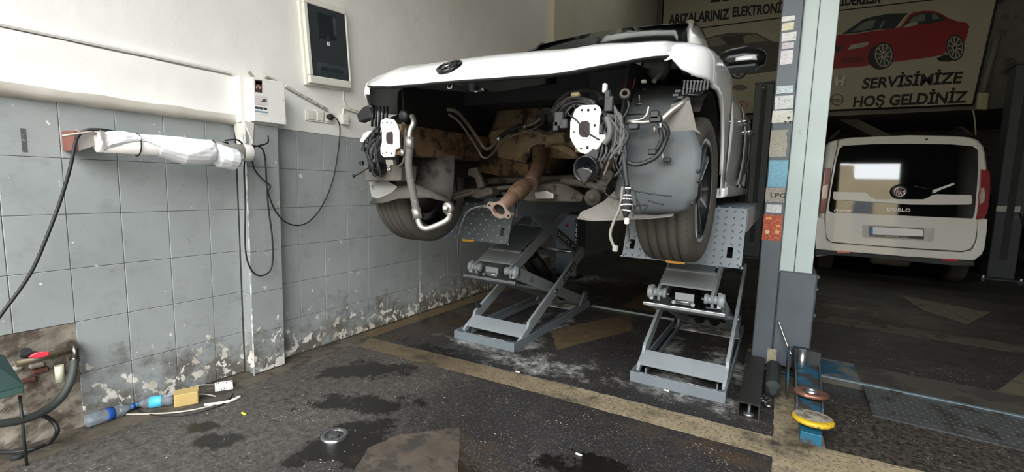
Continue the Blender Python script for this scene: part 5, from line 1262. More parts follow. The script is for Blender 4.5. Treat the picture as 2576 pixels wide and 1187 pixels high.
wrap([1.27, 1.30, 1.34, 1.38, 1.40, 1.41], [H_+.045, H_+.04, H_+.03, H_+.02, H_+.012, H_+.0], [H_-.05, H_-.085, H_-.095, H_-.098, H_-.08, H_-.05], [.003, .02, .028, .024, .01, 0], 'film_wrap')
for y in (.945, 1.272): MB().lathe((LX, y, H_), (0, 1, 0), [(-.003, .050), (0, .056), (.003, .050), (-.003, .050)], 20).build('cable_tie', CABLE, LP)
MB().prism([at(552, 356, X=LX+.05), at(572, 356, X=LX+.05), at(578, 364, X=LX+.05)], (.002, 0, 0)).build('tape_tag', CABLE, LP)
cable('hook_wire', [(LX-.02, .80, 1.385), (LX+.02, .785, 1.39), (LX+.02, .755, 1.385), (LX+.0, .69, 1.365)], .005, mat('bent_rod', '#a79c93', .5, .4), LP)
MB().prism([(LX+.05, .80, 1.40), (LX+.052, .815, 1.395), (LX+.052, .822, 1.35), (LX+.045, .815, 1.32), (LX+.04, .805, 1.31)], (-.01, 0, 0)).build('clip_edge', mat('grey_bracket', '#97918e', .6), LP)
def wcable(pts, r, label, name='cable', X=-2.66): 
    o = cable(name, [at(p[0], p[1], X=(p[2] if len(p) > 2 else X)) for p in pts], r, CABLE); tag(o, label, 'cable', 'black cables on the tiled wall'); return o
wcable([(285, 331, -2.60), (250, 326, -2.60), (215, 328, -2.62), (192, 352, -2.63), (177, 420, -2.63), (155, 495, -2.64), (120, 590, -2.64), (75, 690, -2.65), (0, 795, -2.66), (-40, 850, -2.66)], .0065, 'thick black cable dropping from the tube bracket to the lower left')
wcable([(566, 353, -2.60), (600, 353, -2.60), (618, 380, -2.64), (614, 425, -2.66), (617, 520), (616, 600), (622, 655), (640, 688), (664, 692), (684, 670), (685, 600), (676, 530), (671, 470), (667, 400), (658, 372, -2.64), (636, 366, -2.60)], .0045, 'black cable hanging in a long loop in front of the pilaster')
wcable([(633, 392, -2.60), (640, 425, -2.65), (660, 450), (680, 468), (675, 484), (690, 525, -2.67), (715, 556, -2.70), (748, 567, -2.75), (780, 555, -2.76), (812, 515, -2.77), (838, 450, -2.775), (852, 370, -2.775), (855, 320, -2.77), (846, 298, -2.765), (833, 294, -2.752)], .0042, 'black cable sagging from the tube to the plug in the socket')
wcable([(636, 370, -2.60), (652, 366, -2.62), (668, 362, -2.64), (675, 355, -2.66), (674, 341, -2.67)], .0045, 'short black cable stub curling up at the end of the tube')
# dark smudge mark painted on a tile
tag(MB().box((WX+.0005, .607, 1.295), (WX+.002, .622, 1.395)).build('tape_strip', mat('charcoal_tape', '#4e5152', .8, dirt=('#8b9090', .55, 30.))), 'short dark strip of tape stuck upright on a grey tile', 'tape')

# ================================================================== TAP CORNER
TP = thing('garden_tap', (-2.78, .62, .40), 'red handled water tap set in the broken wall corner', 'tap')
p = at(98, 893, X=-2.70)
MB().prism([p+Vector((.01*math.cos(k*PI/5)*(1.0 if k % 2 else .8), .034*math.cos(k*PI/5)*(1 if k % 2 else .82), .014*math.sin(k*PI/5))) for k in range(10)], (.016, 0, .004)).build('handle', mat('red_handle', '#c0283a', .35, coat=.3), TP, bevel=.004)
MB().cyl(p, p+Vector((-.07, 0, -.005)), .009).build('spindle', RUSTY, TP)
MB().cyl(p+Vector((-.045, -.06, -.03)), p+Vector((-.045, .11, -.02)), .016).build('valve_body', mat('dull_brass', '#6d6350', .5, .5), TP)
q = at(150, 938, X=-2.74)
MB().cyl(q+Vector((0, 0, .035)), q+Vector((0, 0, -.04)), .016).build('plastic_pipe', mat('cream_pvc', '#c9c7ae', .5), TP)
MB().cyl(p+Vector((-.05, -.03, 0)), p+Vector((-.03, -.03, .02)), .018).build('black_cap', BLACKR, TP)
q = at(190, 878, X=-2.735)
MB().tube(smooth_path([q+Vector((-.06, .0, .01)), q+Vector((-.01, 0, .012)), q+Vector((.012, -.004, -.004)), q+Vector((.014, -.008, -.03))]), .015, 12).build('elbow', mat('dark_chrome', '#6b6561', .25, .9, dirt=('#3a3431', .52, 20.)), TP)
e = q+Vector((.014, -.008, -.03))
MB().lathe(e, (0, -.1, -1), [(0, .016), (.004, .019), (.022, .019), (.026, .016), (.05, .017), (.05, .014)], 16).build('hose_barb', bpy.data.materials['dark_chrome'], TP)
o = cable('water_hose', [at(187, 905, X=-2.715), at(184, 935, X=-2.70), at(170, 975, X=-2.68), at(142, 1012, X=-2.66), at(95, 1042, X=-2.63), at(40, 1060, X=-2.60), at(-30, 1068, X=-2.58)], .0165, mat('green_black_hose', '#3d413d', .6, var=.1)); tag(o, 'thick dark hose curving down from the tap past the green box', 'hose')
o = cable('thin_hose', [at(60, 1052, X=-2.69), at(105, 1045, X=-2.68), at(135, 1062, X=-2.68), at(144, 1085, X=-2.66), at(125, 1112, Z=.012), at(80, 1130, Z=.010), at(30, 1137, Z=.010), at(-30, 1136, Z=.010)], .0085, CABLE); tag(o, 'thin black hose looping on the floor under the green box', 'hose')
G = thing('green_machine', (-2.5, .36, .0), 'dark green metal machine housing at the lower left edge', 'machine')
GM = mat('dark_green_enamel', '#2b3f3c', .4, .1, var=.12, dirt=('#5c756f', .66, 9.))
GX = -2.52
tp = [at(-60, 885, X=GX-.16), at(10, 892, X=GX-.16), at(62, 968, X=GX), at(-60, 1000, X=GX)]
MB().add([*tp, *[v-Vector((0, 0, .008)) for v in tp]], [(0,1,2,3), (7,6,5,4), (0,4,5,1), (1,5,6,2), (2,6,7,3), (3,7,4,0)]).build('lid', GM, G, bevel=.004)
fr = [at(62, 970, X=GX), at(-60, 1002, X=GX), at(-60, 1022, X=GX), at(60, 988, X=GX)]
MB().prism(fr, (-.15, 0, 0)).build('front_lip', mat('pale_green_enamel', '#3c544e', .4, var=.1), G, bevel=.004)
for y in (1010,):
    a = at(50, 995, X=GX-.08); MB().cyl(a, Vector((a.x, a.y, 0)), .005).build('leg', mat('green_grey_leg', '#2a312f', .5, .3), G)
    a = at(-40, 1010, X=GX-.08); MB().cyl(a, Vector((a.x, a.y, 0)), .005).build('leg', mat('green_grey_leg', '#2a312f', .5, .3), G)
p = at(45, 1152, Z=0); o = MB().lathe(p, (0, 0, 1), [(0, 0), (0, .022), (.012, .024), (.02, .018), (.02, .006), (.012, 0)], 16).build('rubber_stopper', BLACKR); tag(o, 'small round black rubber stopper on the floor by the wall', 'stopper')

# ================================================================== LITTER BY THE WALL
PET = NT('clear_pet'); PET.set((.9, .95, 1, 1), .08); PET.b.inputs['Transmission Weight'].default_value = .92; PET.b.inputs['IOR'].default_value = 1.15; PET = PET.m
def bottle(base, tip, r, lab_c, label, capc, lab_t=(.42, .58), words=None):
    b0, b1 = Vector(base), Vector(tip); d = (b1-b0).normalized(); L = (b1-b0).length
    B_ = thing('water_bottle', (b0.x, b0.y, 0), label, 'bottle', 'plastic bottles by the wall')
    pr = [(0, 0), (.004, r*.7), (.012, r)]
    k = 0
    t = .02
    while t < L*.66:
        pr += [(t, r), (t+.008, r*.95), (t+.010, r*.95), (t+.017, r)]; t += .02
    pr += [(L*.70, r), (L*.80, r*.72), (L*.88, r*.42), (L*.93, r*.40)]
    MB().lathe(b0, d, pr, 24).build('bottle_body', PET, B_, solid=.001)
    MB().lathe(b0, d, [(L*.92, 0), (L*.92, r*.46), (L, r*.46), (L, 0)], 16).build('cap', mat('cap_'+capc, '#'+capc, .4), B_)
    lb = MB().lathe(b0, d, [(L*lab_t[0], r*1.01), (L*lab_t[0]+.001, r*1.025), (L*lab_t[1], r*1.025), (L*lab_t[1], r*1.01)], 24).build('label_band', mat('label_'+lab_c, '#'+lab_c, .4, var=.1, dirt=('#dfe6ea', .63, 26.)), B_)
    return B_
bottle(at(212, 1062, Z=.034), at(337, 1021, Z=.026), .031, '1f4fa5', 'crushed clear water bottle with dark blue label, nearest the tap', '2b5a92', (.42, .56))
bottle(at(436, 1003, Z=.031), at(342, 1018, Z=.028), .029, '4fb3d6', 'clear water bottle with sky blue label beside the yellow block', '2f5f9a', (.30, .62))
ybp = [at(438, 1027, Z=0), at(500, 1015, Z=0)]
o = thing('sponge_block', (-2.66, 1.1, 0), 'worn yellow block lying against the wall between bottle and cable box', 'block')
a, b = ybp; d = (b-a).normalized(); n = Vector((-d.y, d.x, 0))
if n.x > 0: n = -n
mb = MB(); mb.prism([a, b, b+n*.06, a+n*.06], (0, 0, .07)); mb.build('foam_body', mat('yellow_foam', '#bfa468', .85, var=.1, dirt=('#8a6d3c', .64, 20.), bump=.3), o, bevel=.006)
mb = MB(); mb.add([a+Vector((0, 0, .071))+n*.002, b+Vector((0, 0, .071))+n*.002, b+n*.058+Vector((0, 0, .074)), a+n*.058+Vector((0, 0, .074))], [(0, 1, 2, 3)]); mb.build('top_skin', mat('yellow_foam_skin', '#b39a63', .8, dirt=('#6f5634', .6, 30.)), o, solid=.002)
CBX = thing('terminal_box', (-2.62, 1.30, 0), 'white perforated plastic terminal strip on the floor at the wall', 'terminal strip')
q = [at(541, 985, Z=.004), at(587, 978, Z=.004), at(585, 956, Z=.03), at(540, 963, Z=.03)]
MB().prism(q, (-.012, .006, -.004)).build('body', mat('white_terminal', '#ebe9e2', .5, var=.03), CBX, bevel=.002)
for k in range(7):
    for row in (0, 1):
        t = (k+.5)/7; u = .14+.72*row; c = (q[0].lerp(q[1], t)).lerp(q[3].lerp(q[2], t), u)
        MB().lathe(c, (q[1]-q[0]).cross(q[3]-q[0]), [(-.001, 0), (-.001, .003), (.0015, .003), (.0015, 0)], 8).build('screw_hole', BLACKP, CBX)
def litter(name, pts, r, m, label, cat): 
    o = cable(name, [at(x, y, Z=z) for x, y, z in pts], r, m); tag(o, label, cat, 'offcuts on the floor by the wall'); return o
litter('grey_wire', [(318, 1042, .008), (370, 1041, .006), (430, 1038, .006), (490, 1030, .006), (540, 1018, .006)], .0045, mat('pale_grey_wire', '#aaa49a', .6), 'long pale grey wire lying along the wall under the bottles', 'wire')
litter('white_pipe', [(515, 1018, .008), (550, 1014, .008), (580, 1008, .008), (604, 997, .008)], .0075, mat('white_pvc', '#e2e0da', .4), 'short bent white plastic pipe on the floor', 'pipe')
litter('black_wire', [(340, 1025, .01), (360, 1038, .006), (420, 1046, .005), (480, 1042, .005), (540, 1025, .005), (570, 1010, .005), (586, 990, .005)], .003, CABLE, 'thin black wire running between bottles and terminal strip', 'wire')
litter('grey_wire', [(500, 992, .012), (520, 992, .010), (544, 997, .008)], .004, mat('pale_grey_wire', '#aaa49a', .6), 'short grey wire end beside the yellow block', 'wire')
litter('grey_wire', [(470, 975, .02), (510, 968, .02), (545, 968, .012)], .003, mat('pale_grey_wire', '#aaa49a', .6), 'thin grey wire behind the yellow block', 'wire')
p = at(613, 1040, Z=.004); o = MB().bbox(p+Vector((-.018, -.005, -.004)), p+Vector((.018, .005, .004)), .002, None).build('plastic_scrap', mat('yellow_plastic', '#c9cf45', .5)); tag(o, 'tiny bright yellow plastic scrap on the dark floor', 'scrap')
for k, (x, y) in enumerate(((1302, 935), (1677, 982), (1456, 1143))):
    p = at(x, y, Z=.004); o = MB().bbox(p+Vector((-.016, -.004, -.004)), p+Vector((.016, .005, .004)), .002).build('paper_scrap', mat('white_scrap', '#d9d9d6', .6)); tag(o, ['tiny white scrap in front of the left scissor lift', 'tiny white scrap in front of the right scissor lift', 'tiny white scrap on the bare floor near the photo bottom'][k], 'scrap', 'white scraps on the floor')
# ---- chrome floor drain
p = at(842, 1096, Z=0)
D_ = thing('floor_drain', (p.x, p.y, 0), 'round chrome floor drain cap in the dark floor', 'drain')
MB().lathe((p.x, p.y, 0), (0, 0, 1), [(.0, .064), (.008, .062), (.010, .055), (.009, .044), (.004, .040)], 36).build('ring', mat('chrome_drain', '#b9bbbd', .2, .95, dirt=('#55504b', .62, 30.)), D_)
MB().lathe((p.x, p.y, 0), (0, 0, 1), [(.004, .040), (.003, .034), (.010, .026), (.013, .012), (.013, 0)], 30).build('cup', mat('drain_cup', '#8f9193', .25, .9, var=.1), D_)
for k in range(6):
    a = k*PI/3; MB().box((p.x+.03*math.cos(a)-.003, p.y+.03*math.sin(a)-.003, .0085), (p.x+.03*math.cos(a)+.003, p.y+.03*math.sin(a)+.003, .0095)).build('drain_hole', BLACKP, D_)
# ================================================================== WHITE VAN
VY = 8.0
VAN = thing('van', (1.35, 9.9, 0), 'white passenger van parked with its tailgate facing the camera', 'van')
VW_ = mat('van_white_paint', '#e3e2dd', .28, 0., var=.02, coat=.5)
VB = mat('van_black_trim', '#141516', .3, 0., var=.05, coat=.3)
LEAN = math.tan(math.radians(6.8))
def vp(x, y, Y=VY):
    p = at(2040+x/2.826, 320+y/2.826, Y=Y)
    return at(2040+x/2.826, 320+y/2.826, Y=Y+LEAN*(p.z-1.1))      # crop pixels of the tailgate study
OUT = [(30, 930), (38, 760), (50, 640), (60, 560), (75, 420), (95, 250), (115, 130), (140, 98), (190, 82), (300, 66), (700, 48), (1000, 52), (1150, 64), (1205, 82), (1245, 125), (1262, 190), (1275, 330), (1280, 420), (1272, 560), (1258, 640), (1252, 740), (1235, 860), (1215, 905), (1160, 950), (700, 925), (300, 895)]
base = [vp(x, y) for x, y in OUT]
cen = sum(base, Vector())/len(base)
rows = []
for (y, k, dz) in ((8.02, .955, 0), (8.035, .975, 0), (8.07, .99, 0), (8.14, 1.0, 0), (8.6, 1.012, 0), (10.4, 1.012, 0), (11.2, .98, -.1)):
    rows.append([Vector((cen.x+(p.x-cen.x)*k, y+LEAN*(p.z-1.1)*max(0, min(1, (9.2-y)/1.1)), cen.z+(p.z-cen.z)*k)) for p in base])
body = MB().grid(rows, wrap=True); body.add(rows[0], [tuple(range(len(base)))])
bd = body.build('body_shell', VW_, VAN)
MB().bbox((cen.x-.86, 11.2, .45), (cen.x+.86, 12.3, 1.15), .1).build('bonnet', VW_, VAN)
def vplate(pts, m, name, y0=VY, th=.012, parent=None, bevel=0.):
    P_ = [vp(x, y, y0) for x, y in pts]
    return MB().prism(P_, (0, th, 0)).build(name, m, parent or VAN, bevel=bevel)
# tailgate skin slightly proud of the shell, with shut line
tg = vplate([(100, 640), (104, 740), (112, 785), (140, 815), (400, 838), (700, 858), (1075, 880), (1130, 866), (1165, 820), (1180, 740), (1190, 500), (1196, 330), (1190, 160), (1175, 95), (1100, 70), (700, 58), (300, 74), (205, 92), (185, 150), (160, 250), (135, 420)], VW_, 'tailgate', VY-.004, .03, bevel=.006)
line = mat('shut_line', '#55554f', .8)
MB().tube([vp(x, y, VY-.006) for x, y in ((192, 80), (190, 130), (165, 240), (135, 420), (100, 620), (102, 740), (112, 790), (140, 818), (400, 842), (700, 862), (1075, 884), (1135, 870), (1170, 820), (1186, 720))], .005, 6).build('shut_line', line, VAN)
gl = vplate([(205, 152), (232, 131), (450, 120), (700, 117), (1000, 122), (1150, 135), (1185, 162), (1188, 300), (1180, 430), (1165, 605), (1150, 648), (700, 630), (400, 615), (150, 606), (125, 588), (145, 440), (180, 240)], mat('van_rear_glass', '#06080a', .03, 0., var=0, coat=1.), 'rear_glass', VY-.010, .008)
vplate([(160, 458), (380, 461), (402, 470), (430, 497), (470, 510), (800, 512), (832, 500), (862, 482), (892, 476), (1140, 480), (1148, 500), (1144, 542), (1130, 550), (900, 552), (700, 550), (400, 530), (168, 516), (155, 505)], VW_, 'white_trim_band', VY-.022, .014, bevel=.004)
# emblem
ce = vp(632, 460, VY-.03)
MB().lathe(ce, (0, -1, 0), [(-.02, .105), (-.005, .095), (.0, .075), (.0, 0)], 30).build('emblem_boss', VB, VAN)
eb_ = MB().lathe(ce, (0, -1, 0), [(.0, .066), (.010, .064), (.012, .056), (.006, .050), (.006, 0)], 30).build('emblem', mat('emblem_chrome', '#d9dadd', .15, .9, var=0), VAN)
MB().lathe(ce, (0, -1, 0), [(.0065, 0.052), (.0075, 0.05), (.0075, 0)], 30).build('emblem_disc', mat('emblem_wine', '#5b2430', .3), eb_)
w0 = vp(606, 478, VY-.04); w1 = vp(664, 480, VY-.04)
text('lettering', 'FIAT', w0, (1, 0, -.03), (0, 0, 1), .050, mat('emblem_letter', '#e9e4ea', .3, .3, var=0), eb_, .001, width=(w1-w0).length, bold=.02)
CHR = mat('badge_chrome', '#d6d7da', .25, .8, var=0)
w0 = vp(538, 594, VY-.012); w1 = vp(708, 600, VY-.012); text('lettering', 'DOBLO', w0, (w1-w0), (0, 0, 1), .042, CHR, VAN, .001, width=(w1-w0).length, bold=.02)
w0 = vp(162, 596, VY-.012); w1 = vp(286, 598, VY-.012); text('lettering', 'Premio', w0, (w1-w0), (0, 0, 1), .032, CHR, VAN, .001, width=(w1-w0).length, bold=.01, shear=.3)
# wiper arm; the white bar is a lamp-tube reflection painted on the glass
MB().tube([vp(740, 418, VY-.02), vp(800, 432, VY-.025), vp(872, 444, VY-.025)], .007, 8).build('wiper_arm', VB, VAN)
MB().prism([vp(x, y, VY-.03) for x, y in ((868, 446), (1018, 394), (1020, 408), (905, 452), (880, 470), (864, 468), (866, 458))], (0, .012, 0)).build('reflection_streak', mat('pale_reflection', '#e6e7e4', .3), VAN)
# number plate (blank) in its recess
vplate([(365, 692), (878, 716), (872, 800), (858, 812), (380, 782), (366, 770)], mat('recess_grey_white', '#c9c8c2', .4), 'plate_recess', VY-.008, .01, bevel=.003)
pf = vplate([(411, 702), (803, 722), (803, 797), (411, 774)], VB, 'plate_frame', VY-.018, .012)
vplate([(440, 708), (799, 727), (797, 776), (440, 762)], mat('blank_plate_white', '#fbfbfb', .4, var=0), 'plate', VY-.022, .005, pf)
vplate([(418, 708), (440, 709), (440, 765), (418, 764)], mat('plate_blue', '#1f6fb0', .4, var=0), 'plate_blue_strip', VY-.022, .005, pf)
w0 = vp(524, 777, VY-.0185); w1 = vp(692, 788, VY-.0185); text('lettering', 'PEZZANIS OTO', w0, (w1-w0), (0, 0, 1), .014, WHITEPRINT, pf, .001, width=(w1-w0).length, bold=.01)
# lamps
RED = mat('red_lamp_lens', '#8e1820', .12, 0., var=.08, coat=.5); CLR = mat('clear_lamp_lens', '#b9b4ae', .12, .2, var=.1, coat=.5)
def lamp(pts, mid, reds):
    l_ = vplate(pts, RED, 'tail_lamp', VY-.005, .10, bevel=.006); vplate(mid, CLR, 'clear_segment', VY-.009, .01, l_)
lamp([(1208, 298), (1262, 305), (1274, 330), (1278, 380), (1272, 520), (1255, 610), (1235, 645), (1168, 662), (1185, 560), (1200, 440)], [(1212, 432), (1232, 430), (1238, 480), (1232, 530), (1200, 548), (1206, 490)], 0)
lamp([(95, 292), (145, 288), (138, 360), (120, 500), (104, 612), (62, 604), (70, 500), (84, 380)], [(84, 420), (122, 405), (112, 505), (88, 512), (74, 500)], 0)
# bumper
vplate([(28, 640), (96, 645), (112, 800), (150, 822), (700, 866), (1075, 890), (1150, 872), (1180, 800), (1188, 668), (1258, 650), (1252, 740), (1236, 860), (1216, 905), (1160, 948), (700, 922), (300, 890), (32, 868)], VW_, 'bumper', VY-.02, .06, bevel=.01)
vplate([(30, 868), (300, 892), (700, 924), (1160, 950), (1165, 985), (1020, 985), (700, 955), (300, 918), (28, 905)], mat('bumper_grey_trim', '#2a2c2e', .6), 'bumper_lower', VY-.025, .08, bevel=.006)
for pts in ([(188, 877), (278, 882), (276, 896), (186, 890)], [(932, 934), (1044, 940), (1042, 954), (930, 947)]):
    vplate(pts, mat('reflector_red', '#c22a3a', .2, coat=.5), 'reflector', VY-.03, .01)
MB().lathe(vp(823, 86, VY-.006), (0, -1, 0), [(0, 0), (0, .014), (.006, .010), (.006, 0)], 10).build('washer_nozzle', VB, VAN)
# roof rails
for a, b in (((185, 55), (125, 98)), ((1010, 34), (1140, 55))):
    MB().tube(smooth_path([vp(*a, 9.2)+Vector((0, 0, .0)), vp(*a, 9.2)+Vector((0, -.3, .03)), vp(*b, 8.3)]), .018).build('roof_rail', VB, VAN)
# underneath and wheels
MB().box((cen.x-.80, 8.2, .32), (cen.x+.80, 11.5, .40)).build('underbody', BAY, VAN)
MB().lathe((cen.x-.22, 8.30, .30), (1, 0, 0), [(-.05, 0), (-.05, .07), (0, .09), (.35, .09), (.40, .07), (.40, 0)], 20).build('silencer', mat('dusty_silencer', '#8b857c', .6, .4), VAN)
MB().tube([(cen.x-.62, 8.75, .30), (cen.x+.62, 8.75, .30)], .045).build('rear_axle', BAYG, VAN)
for s in (-1, 1):
    x = cen.x+s*.77
    w_ = MB().lathe((x, 8.85, .315), (s, 0, 0), [(-.10, .17), (-.105, .24), (-.09, .305), (-.07, .315), (-.02, .315), (.02, .315), (.07, .315), (.09, .305), (.105, .24), (.10, .17), (.06, .16), (.05, 0)], 40).build('wheel', TYRE, VAN)
    MB().prism([(x-s*.13, 8.3, .30), (x-s*.13, 8.7, .25), (x-s*.13, 8.7, .32), (x-s*.13, 8.3, .36)], (s*.04, 0, 0)).build('trailing_arm', ALU, VAN)
    MB().lathe((x, 11.4, .315), (s, 0, 0), [(-.10, .17), (-.105, .24), (-.09, .305), (-.07, .315), (.07, .315), (.09, .305), (.105, .24), (.10, .17), (.06, .16), (.05, 0)], 32).build('wheel', TYRE, VAN)
# ================================================================== BANNER
BY = 11.03
BN = thing('banner', (0, BY, 2.8), 'large cream workshop banner with black lettering and printed cars on the far wall', 'banner')
CREAM = mat('banner_cream', '#aea68f', .6, var=.05, scale=1.5, dirt=('#a59e88', .64, 1.2))
def bp(x, y, d=0.): return at(x, y, Y=BY-d)
bl_ = bp(1880, 286); br_ = bp(2448, 263); tr_ = bp(2508, 0)
k = (bl_.z-br_.z)/(br_.x-bl_.x)
x0 = -2.66; zl = bl_.z+(bl_.x-x0)*k
top = 6.0; xr = br_.x+(tr_.x-br_.x)/(tr_.z-br_.z)*(top-br_.z)
MB().prism([(x0, BY, zl), (br_.x, BY, br_.z), (xr, BY, top), (x0, BY, top)], (0, .025, 0)).build('canvas', CREAM, BN)
dkf = mat('banner_dark_frame', '#24241f', .6)
for a, b in (((x0, zl), (br_.x, br_.z)), ((br_.x, br_.z), (xr, top)), ((x0, zl), (x0, top))):
    MB().tube([(a[0], BY+.01, a[1]), (b[0], BY+.01, b[1])], .02, 6).build('frame_tube', dkf, BN)
BLK = mat('banner_black_ink', '#171512', .6, var=0)
def btext(body, a, b, cap, bold=.02, d=.0015, shear=0., m=BLK):
    p, q = bp(*a), bp(*b); zc = (bp(a[0], a[1]-cap)-p).length
    text('lettering', body, p, q-p, (0, 0, 1), zc, m, BN, d, width=(q-p).length, bold=bold, shear=shear)
btext('SERVİSİMİZE', (2168, 223), (2420, 208), 26, .034, shear=.08)
btext('HOŞ GELDİNİZ', (2145, 268.5), (2433, 257), 26, .036, shear=.06)
btext('ARIZALARINIZ', (1681, 62), (1834, 47), 24, .04)
btext('ELEKTRONİK OLARAK', (1842, 42), (2090, 20), 24, .04)
btext('GİDERİLİR', (2098, 15.5), (2216, 6), 24, .04)
btext('ZU', (1786, 5.5), (1838, 1.5), 30, .02)
def bshape(pts, m, d, name, th=.001):
    return MB().prism([bp(x, y, d) for x, y in pts], (0, th, 0)).build(name, m, BN)
bshape([(1700, 76.5), (1964, 43.5), (2116, 24.5), (2360, -4), (2360, -1), (2116, 27.5), (1964, 46.5), (1700, 80)], BLK, .0015, 'rule_line')
# ---- printed red coupe
def R3(pts): return [(2080+x/4.093, y/4.093) for x, y in pts]
def ell(cx, cy, rx, ry, n=28): return [(cx+rx*math.cos(2*PI*i/n), cy+ry*math.sin(2*PI*i/n)) for i in range(n)]
RD = mat('print_car_red', '#8e1f22', .5, var=.1, scale=2); TY_ = mat('print_tyre', '#1b1916', .5, var=0); GLS = mat('print_glass_dark', '#2b3230', .5); GLL = mat('print_glass_light', '#6d7568', .5); SIL = mat('print_silver', '#a8a292', .5); RDK = mat('print_dark_red', '#6e1a1c', .5)
rc = bshape(R3([(60, 375), (120, 362), (300, 350), (480, 318), (700, 292), (760, 278), (850, 150), (900, 125), (1000, 110), (1100, 113), (1180, 140), (1250, 185), (1330, 215), (1440, 235), (1468, 270), (1455, 330), (1430, 400), (1410, 470), (1230, 510), (1210, 560), (1060, 590), (690, 637), (640, 650), (470, 665), (380, 682), (60, 710)]), RD, .0015, 'printed_red_car')
bshape(R3([(150, 355), (240, 290), (370, 200), (480, 170), (640, 140), (840, 135), (790, 180), (700, 292), (480, 310), (300, 340)]), GLS, .0028, 'print_window')
bshape(R3([(255, 330), (350, 250), (420, 215), (505, 210), (470, 290), (380, 310)]), GLL, .004, 'print_window'); bshape(R3([(535, 290), (575, 215), (600, 215), (565, 288)]), GLL, .004, 'print_window')
bshape(R3([(778, 272), (870, 170), (960, 135), (1060, 128), (1150, 145), (1245, 205), (1100, 235), (940, 255)]), GLS, .0028, 'print_window')
bshape(R3([(840, 225), (890, 175), (960, 150), (1010, 148), (1010, 210), (930, 225)]), GLL, .004, 'print_window'); bshape(R3([(1080, 150), (1120, 150), (1170, 190), (1090, 200)]), GLL, .004, 'print_window')
bshape(R3([(785, 275), (850, 235), (930, 225), (945, 248), (880, 268), (800, 283)]), SIL, .005, 'print_mirror')
bshape(R3([(215, 512), (250, 460), (430, 428), (425, 465), (380, 485)]), SIL, .0028, 'print_headlamp')
bshape(R3([(145, 630), (180, 595), (350, 572), (385, 600), (370, 635), (160, 658)]), RDK, .0028, 'print_grille'); bshape(R3([(80, 480), (170, 470), (145, 520), (85, 545)]), GLS, .0028, 'print_grille')
for (x, y, rx, ry) in ((585, 570, 106, 135), (1320, 490, 95, 135)):
    bshape(R3(ell(x-40, y+20, rx*1.15, ry*.95)), TY_, .0028, 'print_tyre') if x < 900 else bshape(R3([(1130, 600), (1220, 560), (1320, 610), (1260, 635), (1160, 632)]), TY_, .0028, 'print_tyre')
    bshape(R3(ell(x, y, rx, ry)), TY_, .0036, 'print_tyre')
    wr_ = bshape(R3(ell(x, y, rx*.86, ry*.88)), SIL, .0044, 'print_rim'); bshape(R3(ell(x, y, rx*.76, ry*.80)), mat('print_rim_shade', '#3a3732', .5), .0052, 'print_rim')
    for k in range(10):
        a = k*PI/5+.2; c, s = math.cos(a), math.sin(a); bshape(R3([(x-s*7, y+c*7), (x+c*rx*.78-s*6, y+s*ry*.82+c*6), (x+c*rx*.78+s*6, y+s*ry*.82-c*6), (x+s*7, y-c*7)]), SIL, .006, 'print_spoke')
# ---- printed dark car
def R2(pts): return [(1660+x/3.956, y/3.956) for x, y in pts]
DKC = mat('print_dark_car', '#4a4237', .5, var=.12, scale=3)
bshape(R2([(380, 600), (400, 480), (450, 385), (560, 350), (700, 325), (900, 323), (1000, 350), (1100, 408), (1175, 420), (1300, 440), (1340, 560), (1330, 690), (1190, 702), (880, 742), (700, 722), (560, 715), (400, 680)]), DKC, .0015, 'printed_dark_car')
bshape(R2([(620, 375), (840, 345), (840, 435), (680, 450)]), mat('print_dark_glass', '#25221d', .5), .0028, 'print_window')
bshape(R2([(455, 395), (560, 365), (600, 370), (660, 440), (480, 470)]), mat('print_window_beige', '#7b735f', .5), .0028, 'print_window')
bshape(R2([(825, 370), (880, 345), (950, 338), (1090, 406), (850, 432)]), mat('print_window_beige', '#7b735f', .5), .0036, 'print_window')
bshape(R2([(930, 325), (950, 325), (1105, 405), (1085, 410)]), mat('print_dark_glass', '#25221d', .5), .0044, 'print_pillar')
bshape(R2(ell(775, 705, 92, 82)), mat('print_dark_glass', '#25221d', .5), .0044, 'print_tyre'); bshape(R2(ell(775, 700, 72, 70)), SIL, .0052, 'print_rim'); bshape(R2(ell(775, 700, 62, 60)), DKC, .006, 'print_rim')
for k in range(5):
    a = k*2*PI/5-.4; c, s = math.cos(a), math.sin(a); bshape(R2([(775-s*7, 700+c*7), (775+c*64-s*9, 700+s*62+c*9), (775+c*64+s*9, 700+s*62-c*9), (775+s*7, 700-c*7)]), SIL, .0068, 'print_spoke')
# ---- marque badges
bshape(ell(1861, 220, 19, 7.2), mat('badge_dark_blue', '#3a3f3d', .5), .0015, 'badge_oval'); bshape(ell(1861, 220, 17, 5.8), mat('badge_silver', '#a49d88', .5), .0025, 'badge_oval'); bshape(ell(1861, 220, 16, 5.0), mat('badge_dark_blue', '#3a3f3d', .5), .0035, 'badge_oval')
btext('Ford', (1850, 223.2), (1872, 222.2), 6.5, .0, .0045, .3, mat('badge_silver', '#a49d88', .5))
REDB = mat('badge_red', '#a8473a', .5)
bshape(ell(1862, 264, 19, 10), REDB, .0015, 'badge_oval'); bshape(ell(1862, 264, 16.5, 8), CREAM, .0025, 'badge_oval')
btext('H', (1853, 270), (1871, 269), 12, .02, .0035, .5, REDB)
bshape([(1893, 219), (1905, 218), (1908, 213), (1926, 211), (1928, 215), (1940, 214), (1940, 218), (1928, 219), (1925, 223), (1908, 224), (1906, 221), (1893, 222)], mat('badge_gold', '#b5a274', .5), .0015, 'badge_bowtie')
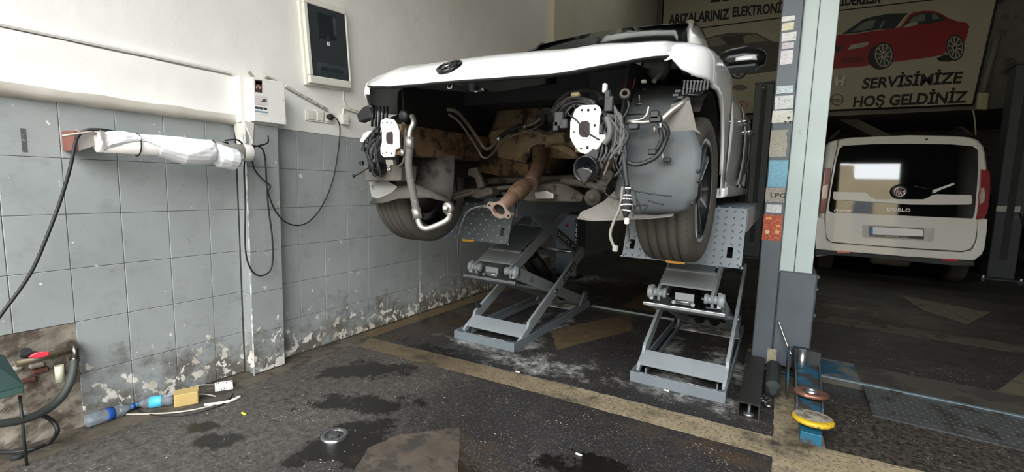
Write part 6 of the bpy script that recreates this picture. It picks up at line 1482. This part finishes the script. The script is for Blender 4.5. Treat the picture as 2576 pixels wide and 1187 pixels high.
bshape(ell(1913, 263, 12, 11), mat('badge_pale', '#a89f8a', .5), .0015, 'badge_ring'); bshape(ell(1913, 263, 10, 9), CREAM, .0025, 'badge_ring'); bshape([(1898, 264.5), (1914, 262), (1912, 264), (1928, 261.5), (1914, 265.5), (1916, 263.5)], mat('badge_pale', '#a89f8a', .5), .0035, 'badge_bolt')
bshape([(2099, 191), (2130, 190), (2126, 218), (2098, 220)], mat('badge_pale_silver', '#9a927d', .5), .0015, 'badge_square')
for pts in ([(2102, 193), (2108, 193), (2108, 203), (2118, 202.5), (2121, 192), (2127, 192), (2120, 216), (2115, 216), (2117, 206), (2108, 206.5), (2108, 217), (2101, 217)],): bshape(pts, mat('badge_cream', '#d6cfba', .5), .0025, 'badge_letter')
bshape(ell(2106, 251, 17, 15), mat('badge_volvo_dark', '#5d5748', .5), .0015, 'badge_ring'); bshape(ell(2106, 251, 14, 12), CREAM, .0025, 'badge_ring'); bshape([(2086, 249), (2123, 248), (2123, 257), (2086, 258)], mat('badge_volvo_dark', '#5d5748', .5), .0035, 'badge_bar')
btext('VOLVO', (2090, 255.8), (2120, 254.8), 4.5, .01, .0045, 0, mat('badge_cream', '#d6cfba', .5))
# small lamp housing and cable by the right end of the banner
t_ = thing('wall_lamp', (2.95, 10.9, 2.6), 'pale square lamp housing beside the lower right corner of the banner', 'lamp')
q = [at(2462, 232, Y=10.95), at(2488, 234, Y=10.95), at(2484, 276, Y=10.95), at(2456, 274, Y=10.95)]
MB().prism(q, (0, .1, 0)).build('housing', mat('cream_housing', '#b9b391', .5), t_, bevel=.01)
cable('lamp_cable', [at(2448, 276, Y=10.95), at(2452, 300, Y=10.95), at(2455, 340, Y=10.95)], .012, mat('cream_housing', '#b9b391', .5), t_)
MB().tube([at(2508, 95, Y=11.02), at(2470, 240, Y=11.02)], .05, 8).build('conduit', mat('grey_conduit', '#77756c', .6), t_)
# ================================================================== OUTSIDE, seen mirrored in the van's glass
HB = thing('street_building', (6, -20, 0), 'ochre building across the street, seen only mirrored in the van glass', 'building')
OC = mat('ochre_facade', '#a8987a', .9, var=.1, scale=1.)
MB().box((-14, -24, 0), (30, -20, 9.0)).build('facade', OC, HB)
MB().box((2, -24, 9.0), (4, -20, 9.9)).build('roof_block', OC, HB); MB().box((7.5, -24, 9.0), (9.5, -20, 9.9)).build('roof_block', OC, HB)
MB().box((-14, -19.98, 0), (30, -19.9, 2.6)).build('shop_band', mat('red_brown_shopfronts', '#4a403a', .8), HB)
for k in range(16): MB().box((-12+k*2.3, -20, 5.2), (-11+k*2.3, -19.95, 7.6)).build('window', mat('grey_window', '#4a4f54', .2), HB)
